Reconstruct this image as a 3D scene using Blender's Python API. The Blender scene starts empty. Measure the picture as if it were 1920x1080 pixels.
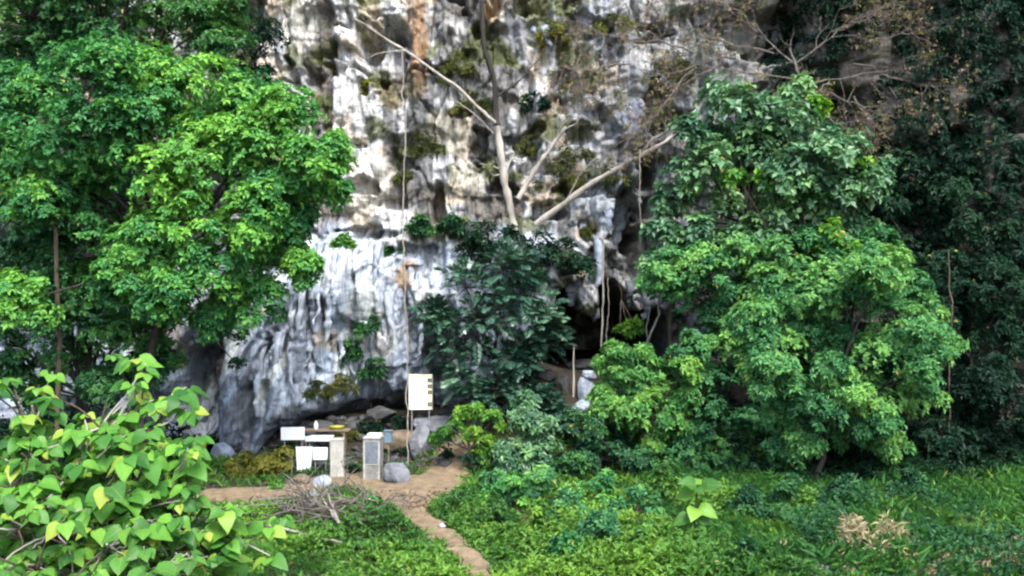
import bpy, math, random
import numpy as np
from mathutils import Vector

# ------------------------------------------------------------------ camera, sky, sun, exposure
scene = bpy.context.scene
COL = scene.collection
CAM_H = 7.0
LENS = 31.18
FPX = 1663.0                      # focal length in photo pixels (1920 wide)

cam_d = bpy.data.cameras.new("camera")
cam_d.lens = LENS
cam_d.sensor_width = 36.0
cam_d.clip_start = 0.1
cam_d.clip_end = 600.0
cam = bpy.data.objects.new("camera", cam_d)
COL.objects.link(cam)
cam.location = (0, 0, CAM_H)
cam.rotation_euler = (math.radians(90), 0, 0)
scene.camera = cam

SUN_EL, SUN_AZ = math.radians(53), math.radians(160)      # azimuth clockwise from +Y
world = bpy.data.worlds.new("World")
scene.world = world
world.use_nodes = True
wn = world.node_tree.nodes
bg = wn["Background"]
sky = wn.new("ShaderNodeTexSky")
sky.sky_type = 'NISHITA'
sky.sun_disc = False
sky.sun_elevation = SUN_EL
sky.sun_rotation = SUN_AZ
sky.air_density = 1.0
sky.dust_density = 2.5
sky.ozone_density = 1.0
world.node_tree.links.new(sky.outputs[0], bg.inputs[0])
bg.inputs[1].default_value = 0.15

sun_d = bpy.data.lights.new("sun", 'SUN')
sun_d.energy = 2.0
sun_d.angle = math.radians(22)
sun_d.color = (1.0, 0.985, 0.955)
sun = bpy.data.objects.new("sun", sun_d)
COL.objects.link(sun)
sdir = Vector((math.sin(SUN_AZ) * math.cos(SUN_EL), math.cos(SUN_AZ) * math.cos(SUN_EL), math.sin(SUN_EL)))
sun.rotation_euler = sdir.to_track_quat('Z', 'Y').to_euler()
sun.location = (10, -10, 60)

scene.view_settings.view_transform = 'Standard'
scene.view_settings.look = 'None'
scene.view_settings.exposure = 1.95
scene.view_settings.gamma = 1.0
scene.view_settings.use_curve_mapping = False
scene.render.engine = 'CYCLES'
scene.cycles.max_bounces = 4
scene.cycles.diffuse_bounces = 2
scene.cycles.transmission_bounces = 3
scene.cycles.pixel_filter_type = 'BLACKMAN_HARRIS'
scene.cycles.filter_width = 2.3
scene.cycles.use_adaptive_sampling = True
scene.cycles.adaptive_threshold = 0.03
scene.cycles.use_denoising = True

# ------------------------------------------------------------------ noise helpers (numpy)
def _hash(ix, iy, iz, seed):
    h = (ix.astype(np.int64) * 374761393 + iy.astype(np.int64) * 668265263 + iz.astype(np.int64) * 2147483647 + seed * 974634211) & 0xFFFFFFFF
    h = ((h ^ (h >> 13)) * 1274126177) & 0xFFFFFFFF
    h = ((h ^ (h >> 16)) * 2246822519) & 0xFFFFFFFF
    return ((h ^ (h >> 15)) & 0xFFFFFF) / float(0xFFFFFF)

def vnoise(x, y, z=0.0, seed=0):
    x = np.asarray(x, float); y = np.asarray(y, float)
    x, y, z = np.broadcast_arrays(x, y, np.asarray(z, float))
    fx, fy, fz = np.floor(x), np.floor(y), np.floor(z)
    tx, ty, tz = x - fx, y - fy, z - fz
    tx = tx * tx * tx * (tx * (tx * 6 - 15) + 10); ty = ty * ty * ty * (ty * (ty * 6 - 15) + 10); tz = tz * tz * tz * (tz * (tz * 6 - 15) + 10)
    def c(i, j, k): return _hash(fx + i, fy + j, fz + k, seed)
    if np.all(fz == 0) and np.all(tz == 0):
        a = c(0, 0, 0) * (1 - tx) + c(1, 0, 0) * tx
        b = c(0, 1, 0) * (1 - tx) + c(1, 1, 0) * tx
        return a * (1 - ty) + b * ty
    r = 0
    for k, wz in ((0, 1 - tz), (1, tz)):
        a = c(0, 0, k) * (1 - tx) + c(1, 0, k) * tx
        b = c(0, 1, k) * (1 - tx) + c(1, 1, k) * tx
        r = r + wz * (a * (1 - ty) + b * ty)
    return r

def fbm(x, y, z=0.0, octv=4, seed=0, gain=0.5):
    x = np.asarray(x, float); y = np.asarray(y, float); z = np.asarray(z, float)
    s, a, t = 0.0, 1.0, 0.0
    for o in range(octv):
        s = s + a * vnoise(x * 2 ** o + o * 17.3, y * 2 ** o + o * 9.1, z * 2 ** o, seed + o * 7)
        t += a; a *= gain
    return s / t            # 0..1, mean .5

def ridged(x, y, octv=3, seed=0):
    s, a, t = 0.0, 1.0, 0.0
    for o in range(octv):
        n = 1 - np.abs(2 * vnoise(x * 2 ** o + o * 5.7, y * 2 ** o + o * 3.3, 0, seed + o) - 1)
        s = s + a * n; t += a; a *= 0.5
    return s / t

def sstep(a, b, x):
    t = np.clip((np.asarray(x, float) - a) / (b - a), 0, 1)
    return t * t * (3 - 2 * t)

def cells(x, y, seed=0):
    """F1 distance and per-cell random of a jittered grid"""
    fx, fy = np.floor(x), np.floor(y)
    best = np.full(x.shape, 9.0); second = np.full(x.shape, 9.0); val = np.zeros(x.shape)
    z = np.zeros_like(fx)
    for i in (-1, 0, 1):
        for j in (-1, 0, 1):
            cx = fx + i + _hash(fx + i, fy + j, z, seed); cy = fy + j + _hash(fx + i, fy + j, z, seed + 1)
            d = np.hypot(cx - x, cy - y)
            v = _hash(fx + i, fy + j, z, seed + 2)
            second = np.where(d < best, best, np.minimum(second, d))
            val = np.where(d < best, v, val)
            best = np.minimum(best, d)
    return best, second, val

def at(px, py, Y):
    return np.array([(px - 960.0) / FPX * Y, Y, CAM_H - (py - 540.0) / FPX * Y])

# ------------------------------------------------------------------ mesh helpers
class MB:
    """collects vertices and faces into one mesh"""
    def __init__(self):
        self.v = []; self.n = 0; self.f = {3: [], 4: []}; self.att = []
    def add(self, v, f, att=None):
        v = np.asarray(v, float).reshape(-1, 3)
        f = np.asarray(f, int)
        if f.size:
            self.f[f.shape[1]].append(f + self.n)
        self.v.append(v); self.n += len(v)
        self.att.append(np.full(len(v), 0.5) if att is None else np.broadcast_to(np.asarray(att, float), (len(v),)))
    def build(self, name, mat, parent=None, base=(0, 0, 0), smooth=False, col=None):
        V = np.concatenate(self.v) - np.asarray(base, float)
        me = bpy.data.meshes.new(name)
        me.vertices.add(len(V)); me.vertices.foreach_set("co", V.astype(np.float32).ravel())
        ls = []; tot = []
        for k in (3, 4):
            for f in self.f[k]:
                ls.append(f.ravel()); tot.append(np.full(len(f), k))
        li = np.concatenate(ls); tt = np.concatenate(tot)
        me.loops.add(len(li)); me.loops.foreach_set("vertex_index", li.astype(np.int32))
        me.polygons.add(len(tt))
        st = np.concatenate([[0], np.cumsum(tt)[:-1]])
        me.polygons.foreach_set("loop_start", st.astype(np.int32))
        me.polygons.foreach_set("loop_total", tt.astype(np.int32))
        me.polygons.foreach_set("use_smooth", np.full(len(tt), smooth))
        a = me.attributes.new("tint", 'FLOAT', 'POINT')
        a.data.foreach_set("value", np.concatenate(self.att).astype(np.float32))
        if col is not None:
            c = me.attributes.new("rock", 'FLOAT_COLOR', 'POINT')
            c.data.foreach_set("color", np.c_[col, np.ones(len(col))].astype(np.float32).ravel())
        me.update(calc_edges=True); me.validate()
        if mat: me.materials.append(mat)
        return link(name, me, parent)

def link(name, me, parent=None):
    o = bpy.data.objects.new(name, me); COL.objects.link(o)
    if parent: o.parent = parent
    return o

def tag(o, label=None, cat=None, group=None, kind=None):
    if label: o["label"] = label
    if cat: o["category"] = cat
    if group: o["group"] = group
    if kind: o["kind"] = kind
    return o

def thing(name, label, cat, base, group=None, kind=None):
    o = bpy.data.objects.new(name, None); COL.objects.link(o)
    o.location = tuple(base); o.empty_display_size = 0.2
    return tag(o, label, cat, group, kind)

def norm(a): return a / np.maximum(np.linalg.norm(a, axis=-1, keepdims=True), 1e-9)

def tube(mb, pts, rad, sides=7, att=0.5, cap=True):
    P = np.asarray(pts, float); R = np.broadcast_to(np.asarray(rad, float), (len(P),))
    T = norm(np.gradient(P, axis=0))
    ref = np.array([0, 0, 1.0]) if abs(T[0][2]) < 0.9 else np.array([1.0, 0, 0])
    U = norm(np.cross(T, ref)); W = np.cross(T, U)
    a = np.linspace(0, 2 * np.pi, sides, endpoint=False)
    V = P[:, None] + R[:, None, None] * (np.cos(a)[None, :, None] * U[:, None] + np.sin(a)[None, :, None] * W[:, None])
    n = len(P); i = np.arange(n - 1)[:, None] * sides; j = np.arange(sides)[None]
    F = np.stack([i + j, i + (j + 1) % sides, i + sides + (j + 1) % sides, i + sides + j], -1).reshape(-1, 4)
    mb.add(V.reshape(-1, 3), F, att)
    if cap:
        k = np.arange(1, sides - 1)
        mb.add(V[-1], np.stack([0 * k, k, k + 1], -1), att)
        mb.add(V[0], np.stack([0 * k, k + 1, k], -1), att)

def wobble(a, b, n, amp, rng, sag=0.0):
    a = np.asarray(a, float); b = np.asarray(b, float)
    t = np.linspace(0, 1, n)[:, None]
    P = a + (b - a) * t
    off = np.cumsum(rng.normal(0, 1, (n, 3)), 0)
    off -= off[0] + (off[-1] - off[0]) * t
    P = P + off * amp / math.sqrt(n)
    P[:, 2] -= sag * 4 * (t * (1 - t))[:, 0]
    return P

def box(mb, c, s, att=0.5, bev=0.0):
    cx, cy, cz = c; sx, sy, sz = np.array(s) / 2.0
    b = min(bev, sx * .9, sy * .9, sz * .9)
    if b <= 0:
        V = np.array([[x, y, z] for x in (-sx, sx) for y in (-sy, sy) for z in (-sz, sz)]) + c
        F = [[0, 1, 3, 2], [4, 6, 7, 5], [0, 4, 5, 1], [2, 3, 7, 6], [0, 2, 6, 4], [1, 5, 7, 3]]
        mb.add(V, F, att); return
    rings = []
    for (dz, ins) in ((-sz, b), (-sz + b, 0), (sz - b, 0), (sz, b)):
        x, y = sx - ins, sy - ins
        rings.append([[-x + b, -y, dz], [x - b, -y, dz], [x, -y + b, dz], [x, y - b, dz], [x - b, y, dz], [-x + b, y, dz], [-x, y - b, dz], [-x, -y + b, dz]])
    V = np.array(rings).reshape(-1, 3) + c
    F = []
    for r in range(3):
        for k in range(8):
            F.append([r * 8 + k, r * 8 + (k + 1) % 8, r * 8 + 8 + (k + 1) % 8, r * 8 + 8 + k])
    F += [[24, 25, 26, 27], [24, 27, 28, 31], [28, 29, 30, 31], [3, 2, 1, 0], [7, 4, 3, 0], [7, 6, 5, 4]]
    mb.add(V, F, att)

# ------------------------------------------------------------------ materials
def new_mat(name):
    m = bpy.data.materials.new(name); m.use_nodes = True
    return m, m.node_tree.nodes, m.node_tree.links, m.node_tree.nodes["Principled BSDF"]

def leaf_mat(name, stops, rough=0.5, trans=0.3, spec=0.2, use_random=False):
    m, n, l, p = new_mat(name)
    if use_random:
        a = n.new("ShaderNodeObjectInfo"); src = a.outputs["Random"]
    else:
        a = n.new("ShaderNodeAttribute"); a.attribute_name = "tint"; src = a.outputs["Fac"]
    r = n.new("ShaderNodeValToRGB")
    r.color_ramp.elements.remove(r.color_ramp.elements[1])
    for i, (pos, c) in enumerate(stops):
        e = r.color_ramp.elements[0] if i == 0 else r.color_ramp.elements.new(pos)
        e.position = pos; e.color = (*c, 1)
    l.new(src, r.inputs[0])
    tc = n.new("ShaderNodeTexCoord"); nz = n.new("ShaderNodeTexNoise"); nz.inputs["Scale"].default_value = 9.0
    l.new(tc.outputs["Object"], nz.inputs["Vector"])
    mx = n.new("ShaderNodeMix"); mx.data_type = 'RGBA'; mx.blend_type = 'MULTIPLY'; mx.inputs[0].default_value = 0.5
    g = n.new("ShaderNodeValToRGB"); g.color_ramp.elements[0].color = (.62, .62, .62, 1); g.color_ramp.elements[1].color = (1.35, 1.35, 1.35, 1)
    l.new(nz.outputs[0], g.inputs[0])
    l.new(r.outputs[0], mx.inputs[6]); l.new(g.outputs[0], mx.inputs[7])
    l.new(mx.outputs[2], p.inputs["Base Color"])
    p.inputs["Roughness"].default_value = rough
    p.inputs["Specular IOR Level"].default_value = spec
    t = n.new("ShaderNodeBsdfTranslucent")
    hs = n.new("ShaderNodeHueSaturation"); hs.inputs["Hue"].default_value = 0.485; hs.inputs["Saturation"].default_value = 1.1; hs.inputs["Value"].default_value = 1.3
    l.new(mx.outputs[2], hs.inputs["Color"]); l.new(hs.outputs[0], t.inputs["Color"])
    s = n.new("ShaderNodeMixShader"); s.inputs[0].default_value = trans
    l.new(p.outputs[0], s.inputs[1]); l.new(t.outputs[0], s.inputs[2])
    l.new(s.outputs[0], n["Material Output"].inputs["Surface"])
    return m

def noise_mat(name, c1, c2, scale=4.0, rough=0.85, bump=0.3, stretch=(1, 1, 1), c3=None, spec=0.25, bscale=None):
    m, n, l, p = new_mat(name)
    tc = n.new("ShaderNodeTexCoord"); mp = n.new("ShaderNodeMapping"); mp.inputs["Scale"].default_value = stretch
    l.new(tc.outputs["Object"], mp.inputs[0])
    nz = n.new("ShaderNodeTexNoise"); nz.inputs["Scale"].default_value = scale; nz.inputs["Detail"].default_value = 8; nz.inputs["Roughness"].default_value = 0.65
    l.new(mp.outputs[0], nz.inputs["Vector"])
    r = n.new("ShaderNodeValToRGB")
    r.color_ramp.elements[0].position = 0.3; r.color_ramp.elements[1].position = 0.7
    r.color_ramp.elements[0].color = (*c1, 1); r.color_ramp.elements[1].color = (*c2, 1)
    if c3:
        e = r.color_ramp.elements.new(0.82); e.color = (*c3, 1)
    l.new(nz.outputs[0], r.inputs[0]); l.new(r.outputs[0], p.inputs["Base Color"])
    p.inputs["Roughness"].default_value = rough; p.inputs["Specular IOR Level"].default_value = spec
    n2 = n.new("ShaderNodeTexNoise"); n2.inputs["Scale"].default_value = bscale or scale * 3; n2.inputs["Detail"].default_value = 6
    l.new(mp.outputs[0], n2.inputs["Vector"])
    b = n.new("ShaderNodeBump"); b.inputs["Strength"].default_value = bump; b.inputs["Distance"].default_value = 0.05
    l.new(n2.outputs[0], b.inputs["Height"]); l.new(b.outputs[0], p.inputs["Normal"])
    return m

def rock_mat():
    m, n, l, p = new_mat("limestone")
    a = n.new("ShaderNodeAttribute"); a.attribute_name = "rock"
    tc = n.new("ShaderNodeTexCoord")
    mp = n.new("ShaderNodeMapping"); mp.inputs["Scale"].default_value = (1, 1, 0.3); l.new(tc.outputs["Object"], mp.inputs[0])
    nz = n.new("ShaderNodeTexNoise"); nz.inputs["Scale"].default_value = 5; nz.inputs["Detail"].default_value = 9; nz.inputs["Roughness"].default_value = 0.7
    l.new(mp.outputs[0], nz.inputs["Vector"])
    g = n.new("ShaderNodeValToRGB"); g.color_ramp.elements[0].position = .32; g.color_ramp.elements[1].position = .66
    g.color_ramp.elements[0].color = (.45, .44, .42, 1); g.color_ramp.elements[1].color = (1.15, 1.15, 1.15, 1)
    l.new(nz.outputs[0], g.inputs[0])
    mx = n.new("ShaderNodeMix"); mx.data_type = 'RGBA'; mx.blend_type = 'MULTIPLY'; mx.inputs[0].default_value = 0.85
    l.new(a.outputs["Color"], mx.inputs[6]); l.new(g.outputs[0], mx.inputs[7])
    mp2 = n.new("ShaderNodeMapping"); mp2.inputs["Scale"].default_value = (1, .4, 0.07); l.new(tc.outputs["Object"], mp2.inputs[0])
    ns = n.new("ShaderNodeTexNoise"); ns.inputs["Scale"].default_value = 6.5; ns.inputs["Detail"].default_value = 6; ns.inputs["Roughness"].default_value = 0.6
    l.new(mp2.outputs[0], ns.inputs["Vector"])
    g2 = n.new("ShaderNodeValToRGB"); g2.color_ramp.elements[0].position = .38; g2.color_ramp.elements[1].position = .56
    g2.color_ramp.elements[0].color = (.33, .35, .38, 1); g2.color_ramp.elements[1].color = (1.08, 1.08, 1.08, 1)
    l.new(ns.outputs[0], g2.inputs[0])
    mx2 = n.new("ShaderNodeMix"); mx2.data_type = 'RGBA'; mx2.blend_type = 'MULTIPLY'; mx2.inputs[0].default_value = 0.5
    l.new(mx.outputs[2], mx2.inputs[6]); l.new(g2.outputs[0], mx2.inputs[7])
    l.new(mx2.outputs[2], p.inputs["Base Color"])
    p.inputs["Roughness"].default_value = 0.85; p.inputs["Specular IOR Level"].default_value = 0.2
    n2 = n.new("ShaderNodeTexNoise"); n2.inputs["Scale"].default_value = 7; n2.inputs["Detail"].default_value = 8; n2.inputs["Roughness"].default_value = .65
    l.new(tc.outputs["Object"], n2.inputs["Vector"])
    b = n.new("ShaderNodeBump"); b.inputs["Strength"].default_value = 0.9; b.inputs["Distance"].default_value = 0.16
    l.new(n2.outputs[0], b.inputs["Height"]); l.new(b.outputs[0], p.inputs["Normal"])
    return m

M = {}
M['rock'] = rock_mat()
M['greyrock'] = noise_mat("weathered_grey_rock", (.05, .053, .058), (.19, .20, .22), 2.2, .85, .7, c3=(.30, .31, .32))
M['palerock'] = noise_mat("pale_limestone_rock", (.12, .14, .17), (.36, .40, .46), 2.5, .85, .6)
M['darkrock'] = noise_mat("dark_cave_rock", (.02, .02, .021), (.075, .075, .075), 2.5, .9, .7)
M['tanrock'] = noise_mat("tan_rock", (.05, .04, .027), (.17, .13, .09), 2.5, .9, .6)
M['soil'] = noise_mat("humus_ground", (.010, .008, .006), (.036, .028, .018), 2.0, .95, .9, c3=(.03, .038, .014))
M['dirt'] = noise_mat("trodden_dirt", (.085, .060, .036), (.225, .168, .105), 3.2, .95, 1.0, c3=(.28, .225, .155), bscale=9)
M['bark_pale'] = noise_mat("pale_bark", (.16, .14, .115), (.40, .37, .32), 3, .85, .5, (1, 1, .3))
M['bark_brown'] = noise_mat("brown_bark", (.025, .02, .013), (.09, .07, .05), 4, .9, .6, (1, 1, .25))
M['bark_dark'] = noise_mat("dark_bark", (.012, .010, .008), (.04, .035, .03), 4, .9, .6, (1, 1, .25))
M['twig'] = noise_mat("dry_grey_twig", (.05, .042, .037), (.16, .138, .118), 5, .9, .3)
M['vine'] = noise_mat("pale_vine", (.13, .115, .09), (.30, .27, .23), 4, .9, .3)
M['concrete'] = noise_mat("stained_concrete", (.20, .195, .165), (.37, .365, .33), 3.2, .9, .35, c3=(.43, .43, .40))
M['concrete_grey'] = noise_mat("weathered_grey_concrete", (.10, .10, .09), (.23, .225, .21), 3.5, .9, .4)
M['plaque'] = noise_mat("slate_plaque", (.07, .08, .095), (.15, .165, .19), 5, .5, .1)
M['white'] = noise_mat("white_sign_paint", (.55, .56, .55), (.80, .81, .81), 1.8, .5, .05, (1.5, 1, .35))
M['bluewhite'] = noise_mat("blue_white_sign_paint", (.55, .62, .70), (.70, .75, .80), 1.5, .5, .03)
M['cream'] = noise_mat("cream_print", (.55, .47, .28), (.68, .60, .40), 3, .6, .03)
M['photo'] = noise_mat("printed_picture", (.03, .035, .03), (.16, .17, .12), 9, .5, .02)
M['wood'] = noise_mat("weathered_plank", (.10, .075, .05), (.24, .18, .12), 4, .85, .4, (.3, 1, 1))
M['metal'] = noise_mat("dull_steel_post", (.10, .10, .10), (.24, .24, .24), 5, .55, .1)
M['yellow'] = noise_mat("faded_yellow_paint", (.22, .23, .03), (.34, .34, .06), 3, .6, .1)
M['blue'] = noise_mat("faded_blue_plastic", (.06, .10, .13), (.13, .19, .23), 3, .6, .1)
M['litter'] = noise_mat("white_plastic_bag", (.6, .63, .66), (.82, .84, .86), 5, .5, .3)

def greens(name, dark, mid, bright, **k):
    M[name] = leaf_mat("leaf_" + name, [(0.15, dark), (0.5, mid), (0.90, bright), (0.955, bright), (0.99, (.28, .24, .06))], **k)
greens('fresh', (.022, .10, .036), (.056, .21, .056), (.16, .37, .056))
greens('cool', (.026, .105, .042), (.066, .215, .070), (.16, .34, .078))
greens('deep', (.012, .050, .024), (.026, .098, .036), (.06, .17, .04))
greens('shade', (.004, .015, .010), (.008, .030, .017), (.020, .055, .025), spec=.12)  # leaf greens darkened to stand in for the wood's deep shadow
greens('teal', (.032, .09, .05), (.075, .18, .085), (.16, .30, .11), rough=.42, spec=.45)
greens('lime', (.035, .12, .022), (.085, .23, .032), (.20, .38, .045))
greens('lime_pale', (.030, .115, .036), (.075, .225, .055), (.19, .37, .075))
greens('olive', (.045, .06, .012), (.12, .13, .02), (.26, .25, .045))
greens('lawn', (.018, .068, .018), (.040, .135, .028), (.095, .23, .034))
greens('meadow', (.026, .085, .018), (.062, .165, .026), (.14, .27, .034))
greens('frond', (.013, .044, .030), (.030, .082, .050), (.075, .15, .085), rough=.33, spec=.55, trans=.15)
greens('mossy', (.035, .05, .016), (.085, .105, .028), (.17, .17, .045))
greens('straw', (.14, .11, .06), (.28, .23, .13), (.40, .35, .20), trans=.2)
greens('dead', (.08, .055, .035), (.17, .12, .08), (.27, .20, .14), trans=.2)
M['bigleaf'] = leaf_mat("leaf_big", [(0.0, (.026, .10, .018)), (0.45, (.060, .185, .026)), (0.85, (.12, .28, .034)), (1.0, (.24, .30, .045))], rough=.45, trans=.35, use_random=True)

# ------------------------------------------------------------------ terrain
PATH = [(915, 1095, .33), (880, 1050, .34), (845, 1015, .38), (800, 980, .40), (765, 950, .6), (735, 925, .8), (700, 905, .85), (655, 893, .8)]
DIRT = [[(655, 893, .9), (600, 908, .8), (540, 922, 1.1), (480, 930, 1.3), (430, 932, 1.3)],
        [(765, 945, .8), (805, 915, .95), (835, 890, .9), (858, 865, .8)],
        [(700, 905, .9), (760, 905, 1.1), (810, 910, 1.0), (840, 925, .6)]]

def ground_xy(px, py):
    Y = CAM_H * FPX / (py - 540.0)
    return (px - 960) / FPX * Y, Y

def dirt_mask(x, y):
    """> 0 inside trodden earth (metres to its edge)"""
    d = np.full(np.shape(x), -9.0)
    for pl in [PATH] + DIRT:
        g = [(*ground_xy(a, b), r) for a, b, r in pl]
        for (x0, y0, r0), (x1, y1, r1) in zip(g[:-1], g[1:]):
            L2 = (x1 - x0) ** 2 + (y1 - y0) ** 2 + 1e-9
            t = np.clip(((x - x0) * (x1 - x0) + (y - y0) * (y1 - y0)) / L2, 0, 1)
            d = np.maximum(d, r0 + (r1 - r0) * t - np.hypot(x - x0 - t * (x1 - x0), y - y0 - t * (y1 - y0)))
    return d + 0.5 * (fbm(np.asarray(x) * 1.7, np.asarray(y) * 1.7, 0, 3, 77) - .5)

def terrain(x, y):
    x = np.asarray(x, float); y = np.asarray(y, float)
    z = 0.35 * (fbm(x * .25, y * .25, 0, 3, 5) - .5) * sstep(0, 3, np.abs(y - 31))
    z = z + 5.3 * sstep(20.5, 1.5, y)
    z = z + 1.3 * sstep(35.2, 38.8, y) * sstep(3, -2, x) * sstep(-12.5, -8.5, x)
    z = z + 3.2 * sstep(33.2, 39.5, y) * sstep(-3.5, 1.5, x) * (1 - 0.35 * sstep(9, 16, x))
    z = z + 0.55 * np.exp(-((x + 2.3) / 1.1) ** 2 - ((y - 35.6) / 1.4) ** 2)
    z = z + 0.35 * np.maximum(0, x - 18) * sstep(28, 40, y) + 0.25 * np.maximum(0, -17 - x) * sstep(20, 36, y)
    far = np.maximum(0, np.maximum(np.abs(x) - 60, -y - 20))
    return z - 0.02 * far

def grid_axis(*segs):
    out = []
    for a, b, d in segs:
        out.append(np.arange(a, b, d))
    return np.concatenate(out + [[segs[-1][1]]])

gx = grid_axis((-160, -40, 10), (-40, -22, 1.2), (-22, 24, .3), (24, 40, 1.2), (40, 160, 10))
gy = grid_axis((-120, -10, 10), (-10, 18, 1.0), (18, 46, .25), (46, 80, 3), (80, 160, 10))
X, Y = np.meshgrid(gx, gy)
Z = terrain(X, Y) + 0.05 * (fbm(X * 2, Y * 2, 0, 3, 9) - .5)
def grid_faces(nr, nc):
    i = np.arange(nr - 1)[:, None] * nc + np.arange(nc - 1)[None]
    return np.stack([i, i + 1, i + nc + 1, i + nc], -1).reshape(-1, 4)
mb = MB(); mb.add(np.stack([X, Y, Z], -1), grid_faces(*X.shape))
tag(mb.build("ground", M['soil'], smooth=True), "dark leaf-strewn soil at the foot of the cliff", kind='structure')

# trodden earth, a separate sheet that rises out of the soil where it is bare
gx2 = np.arange(-14.5, 1.0, .09); gy2 = np.arange(19.5, 38.5, .09)
X, Y = np.meshgrid(gx2, gy2); D = dirt_mask(X, Y)
Z = terrain(X, Y) + np.clip(D, -.35, .12) * .55 + 0.012 + 0.05 * (fbm(X * 3, Y * 3, 0, 4, 21) - .5)
F = grid_faces(*X.shape); keep = (D.ravel()[F] > -.22).any(1); F = F[keep]
used = np.unique(F); remap = np.zeros(X.size, int); remap[used] = np.arange(len(used))
mb = MB(); mb.add(np.stack([X, Y, Z], -1).reshape(-1, 3)[used], remap[F])
tag(mb.build("dirt_path", M['dirt'], smooth=True), "bare brown earth path winding from the foreground to the gate posts", kind='structure')

# ------------------------------------------------------------------ cliff
def base_depth(x, z):
    y = 40.5 + 0.04 * np.maximum(0, z - 8)
    # the flowstone buttress swelling out at the lower left
    fl = np.exp(-((x + 8.6 + 0.22 * (8 - z)) / 3.3) ** 2) * sstep(10.5, 7, z)
    y = y - 3.0 * fl
    # shoulder ledge under the leaning trunks
    y = y - 1.3 * np.exp(-((x - .6) / 3.0) ** 2) * sstep(9.6, 8.6, z) * sstep(3, 5.5, z)
    # amphitheatre: both ends come forward
    y = y - 0.30 * np.maximum(0, x - 9.5) - 0.22 * np.maximum(0, -14.5 - x)
    return y

def cw(px, py):
    """pixel -> x,z on the smooth cliff"""
    Yd = 40.0
    for _ in range(5):
        p = at(px, py, Yd); Yd = float(base_depth(np.array(p[0]), np.array(p[2])))
    return p[0], p[2]

HOLES = [  # px, py, half width px, half height px, depth m
    (720, 100, 46, 75, 1.9), (690, 60, 26, 40, 1.1), (575, 150, 26, 26, 1.0), (545, 130, 14, 18, .6), (822, 388, 15, 42, 1.9),
    (868, 212, 22, 10, .7), (1040, 402, 20, 14, .9), (955, 262, 7, 9, .4), (640, 235, 9, 7, .4), (612, 238, 9, 9, .4),
    (668, 272, 16, 8, .5), (715, 438, 34, 10, .7), (735, 380, 30, 14, .7), (760, 270, 40, 22, .5), (800, 150, 18, 36, .5),
    (640, 630, 26, 40, .8), (655, 545, 7, 60, .55), (540, 650, 9, 46, .6), (500, 690, 12, 60, .5), (580, 600, 6, 40, .4), (610, 640, 7, 50, .4),
    (700, 620, 6, 40, .35), (470, 770, 16, 50, .7), (700, 735, 34, 34, 1.0), (820, 670, 30, 55, 1.6), (745, 760, 18, 26, .6),
    (1085, 250, 22, 22, .9), (1180, 400, 26, 80, 2.4), (1215, 350, 22, 70, 2.0), (1100, 430, 14, 26, .7), (1060, 150, 26, 34, .7), (985, 150, 20, 40, .6),
    (1440, 60, 90, 60, 1.6), (1600, 200, 60, 50, 1.4), (1300, 40, 60, 40, .8), (880, 100, 16, 14, .5), (1150, 100, 22, 26, .5), (930, 60, 12, 12, .4),
    (620, 60, 8, 50, .3), (596, 80, 6, 60, .4), (1205, 480, 34, 46, 1.8), (900, 300, 22, 10, .4), (845, 70, 10, 16, .4)]
BUMPS = [  # rounded noses and drip columns standing out
    (640, 150, 16, 120, .55), (660, 330, 30, 60, .5), (700, 330, 24, 40, .35), (850, 55, 26, 26, .5), (960, 60, 26, 50, .5), (1010, 190, 18, 40, .45),
    (965, 220, 14, 30, .5), (785, 60, 16, 120, .7), (760, 430, 16, 36, .5), (1110, 90, 20, 60, .5), (1175, 225, 34, 44, .7), (1130, 380, 20, 40, .5),
    (850, 560, 60, 60, 1.0), (790, 560, 24, 60, .6), (620, 560, 10, 80, .5), (590, 560, 9, 90, .45), (560, 620, 12, 90, .5), (520, 700, 14, 80, .6),
    (490, 760, 12, 80, .5), (440, 760, 16, 90, .8), (640, 530, 9, 70, .45), (680, 560, 10, 70, .45), (720, 600, 16, 60, .45), (740, 700, 14, 40, .5),
    (320, 640, 16, 90, 1.0), (390, 560, 10, 60, .5), (600, 750, 24, 40, .5), (560, 770, 26, 40, .5), (980, 300, 20, 14, .5), (1100, 555, 18, 60, 1.2), (1130, 470, 12, 60, .8)]

def inside(px_poly, x, z):
    P = np.array([cw(a, b) for a, b in px_poly]); r = np.zeros(x.shape, bool); n = len(P)
    for i in range(n):
        x0, z0 = P[i]; x1, z1 = P[(i + 1) % n]
        c = ((z0 > z) != (z1 > z)) & (x < (x1 - x0) * (z - z0) / (z1 - z0 + 1e-12) + x0)
        r ^= c
    return r
CAVE = [(985, 720), (1000, 650), (1035, 600), (1050, 555), (1075, 550), (1088, 590), (1106, 602), (1122, 590), (1130, 535), (1150, 520), (1172, 548), (1200, 585), (1232, 575), (1262, 610), (1268, 720)]
HOLLOW = [(335, 765), (352, 690), (375, 640), (392, 585), (420, 575), (432, 640), (424, 700), (415, 765), (425, 850), (350, 850)]
UNDER = [(480, 862), (505, 815), (545, 795), (590, 770), (640, 765), (690, 765), (730, 770), (780, 720), (830, 690), (850, 700), (850, 870)]

cx_ax = grid_axis((-46, -18, .5), (-18, -15.5, .12), (-15.5, 9, .062), (9, 14, .12), (14, 44, .4))
cz_ax = grid_axis((-1.5, 20.6, .062), (20.6, 26, .25), (26, 34, .6))
CXg, CZg = np.meshgrid(cx_ax, cz_ax)
def blur(a, k):
    for _ in range(k):
        p = np.pad(a, 1, mode='edge')
        a = (p[:-2, 1:-1] + p[2:, 1:-1] + p[1:-1, :-2] + p[1:-1, 2:] + 2 * p[1:-1, 1:-1]) / 6.0
    return a

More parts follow.
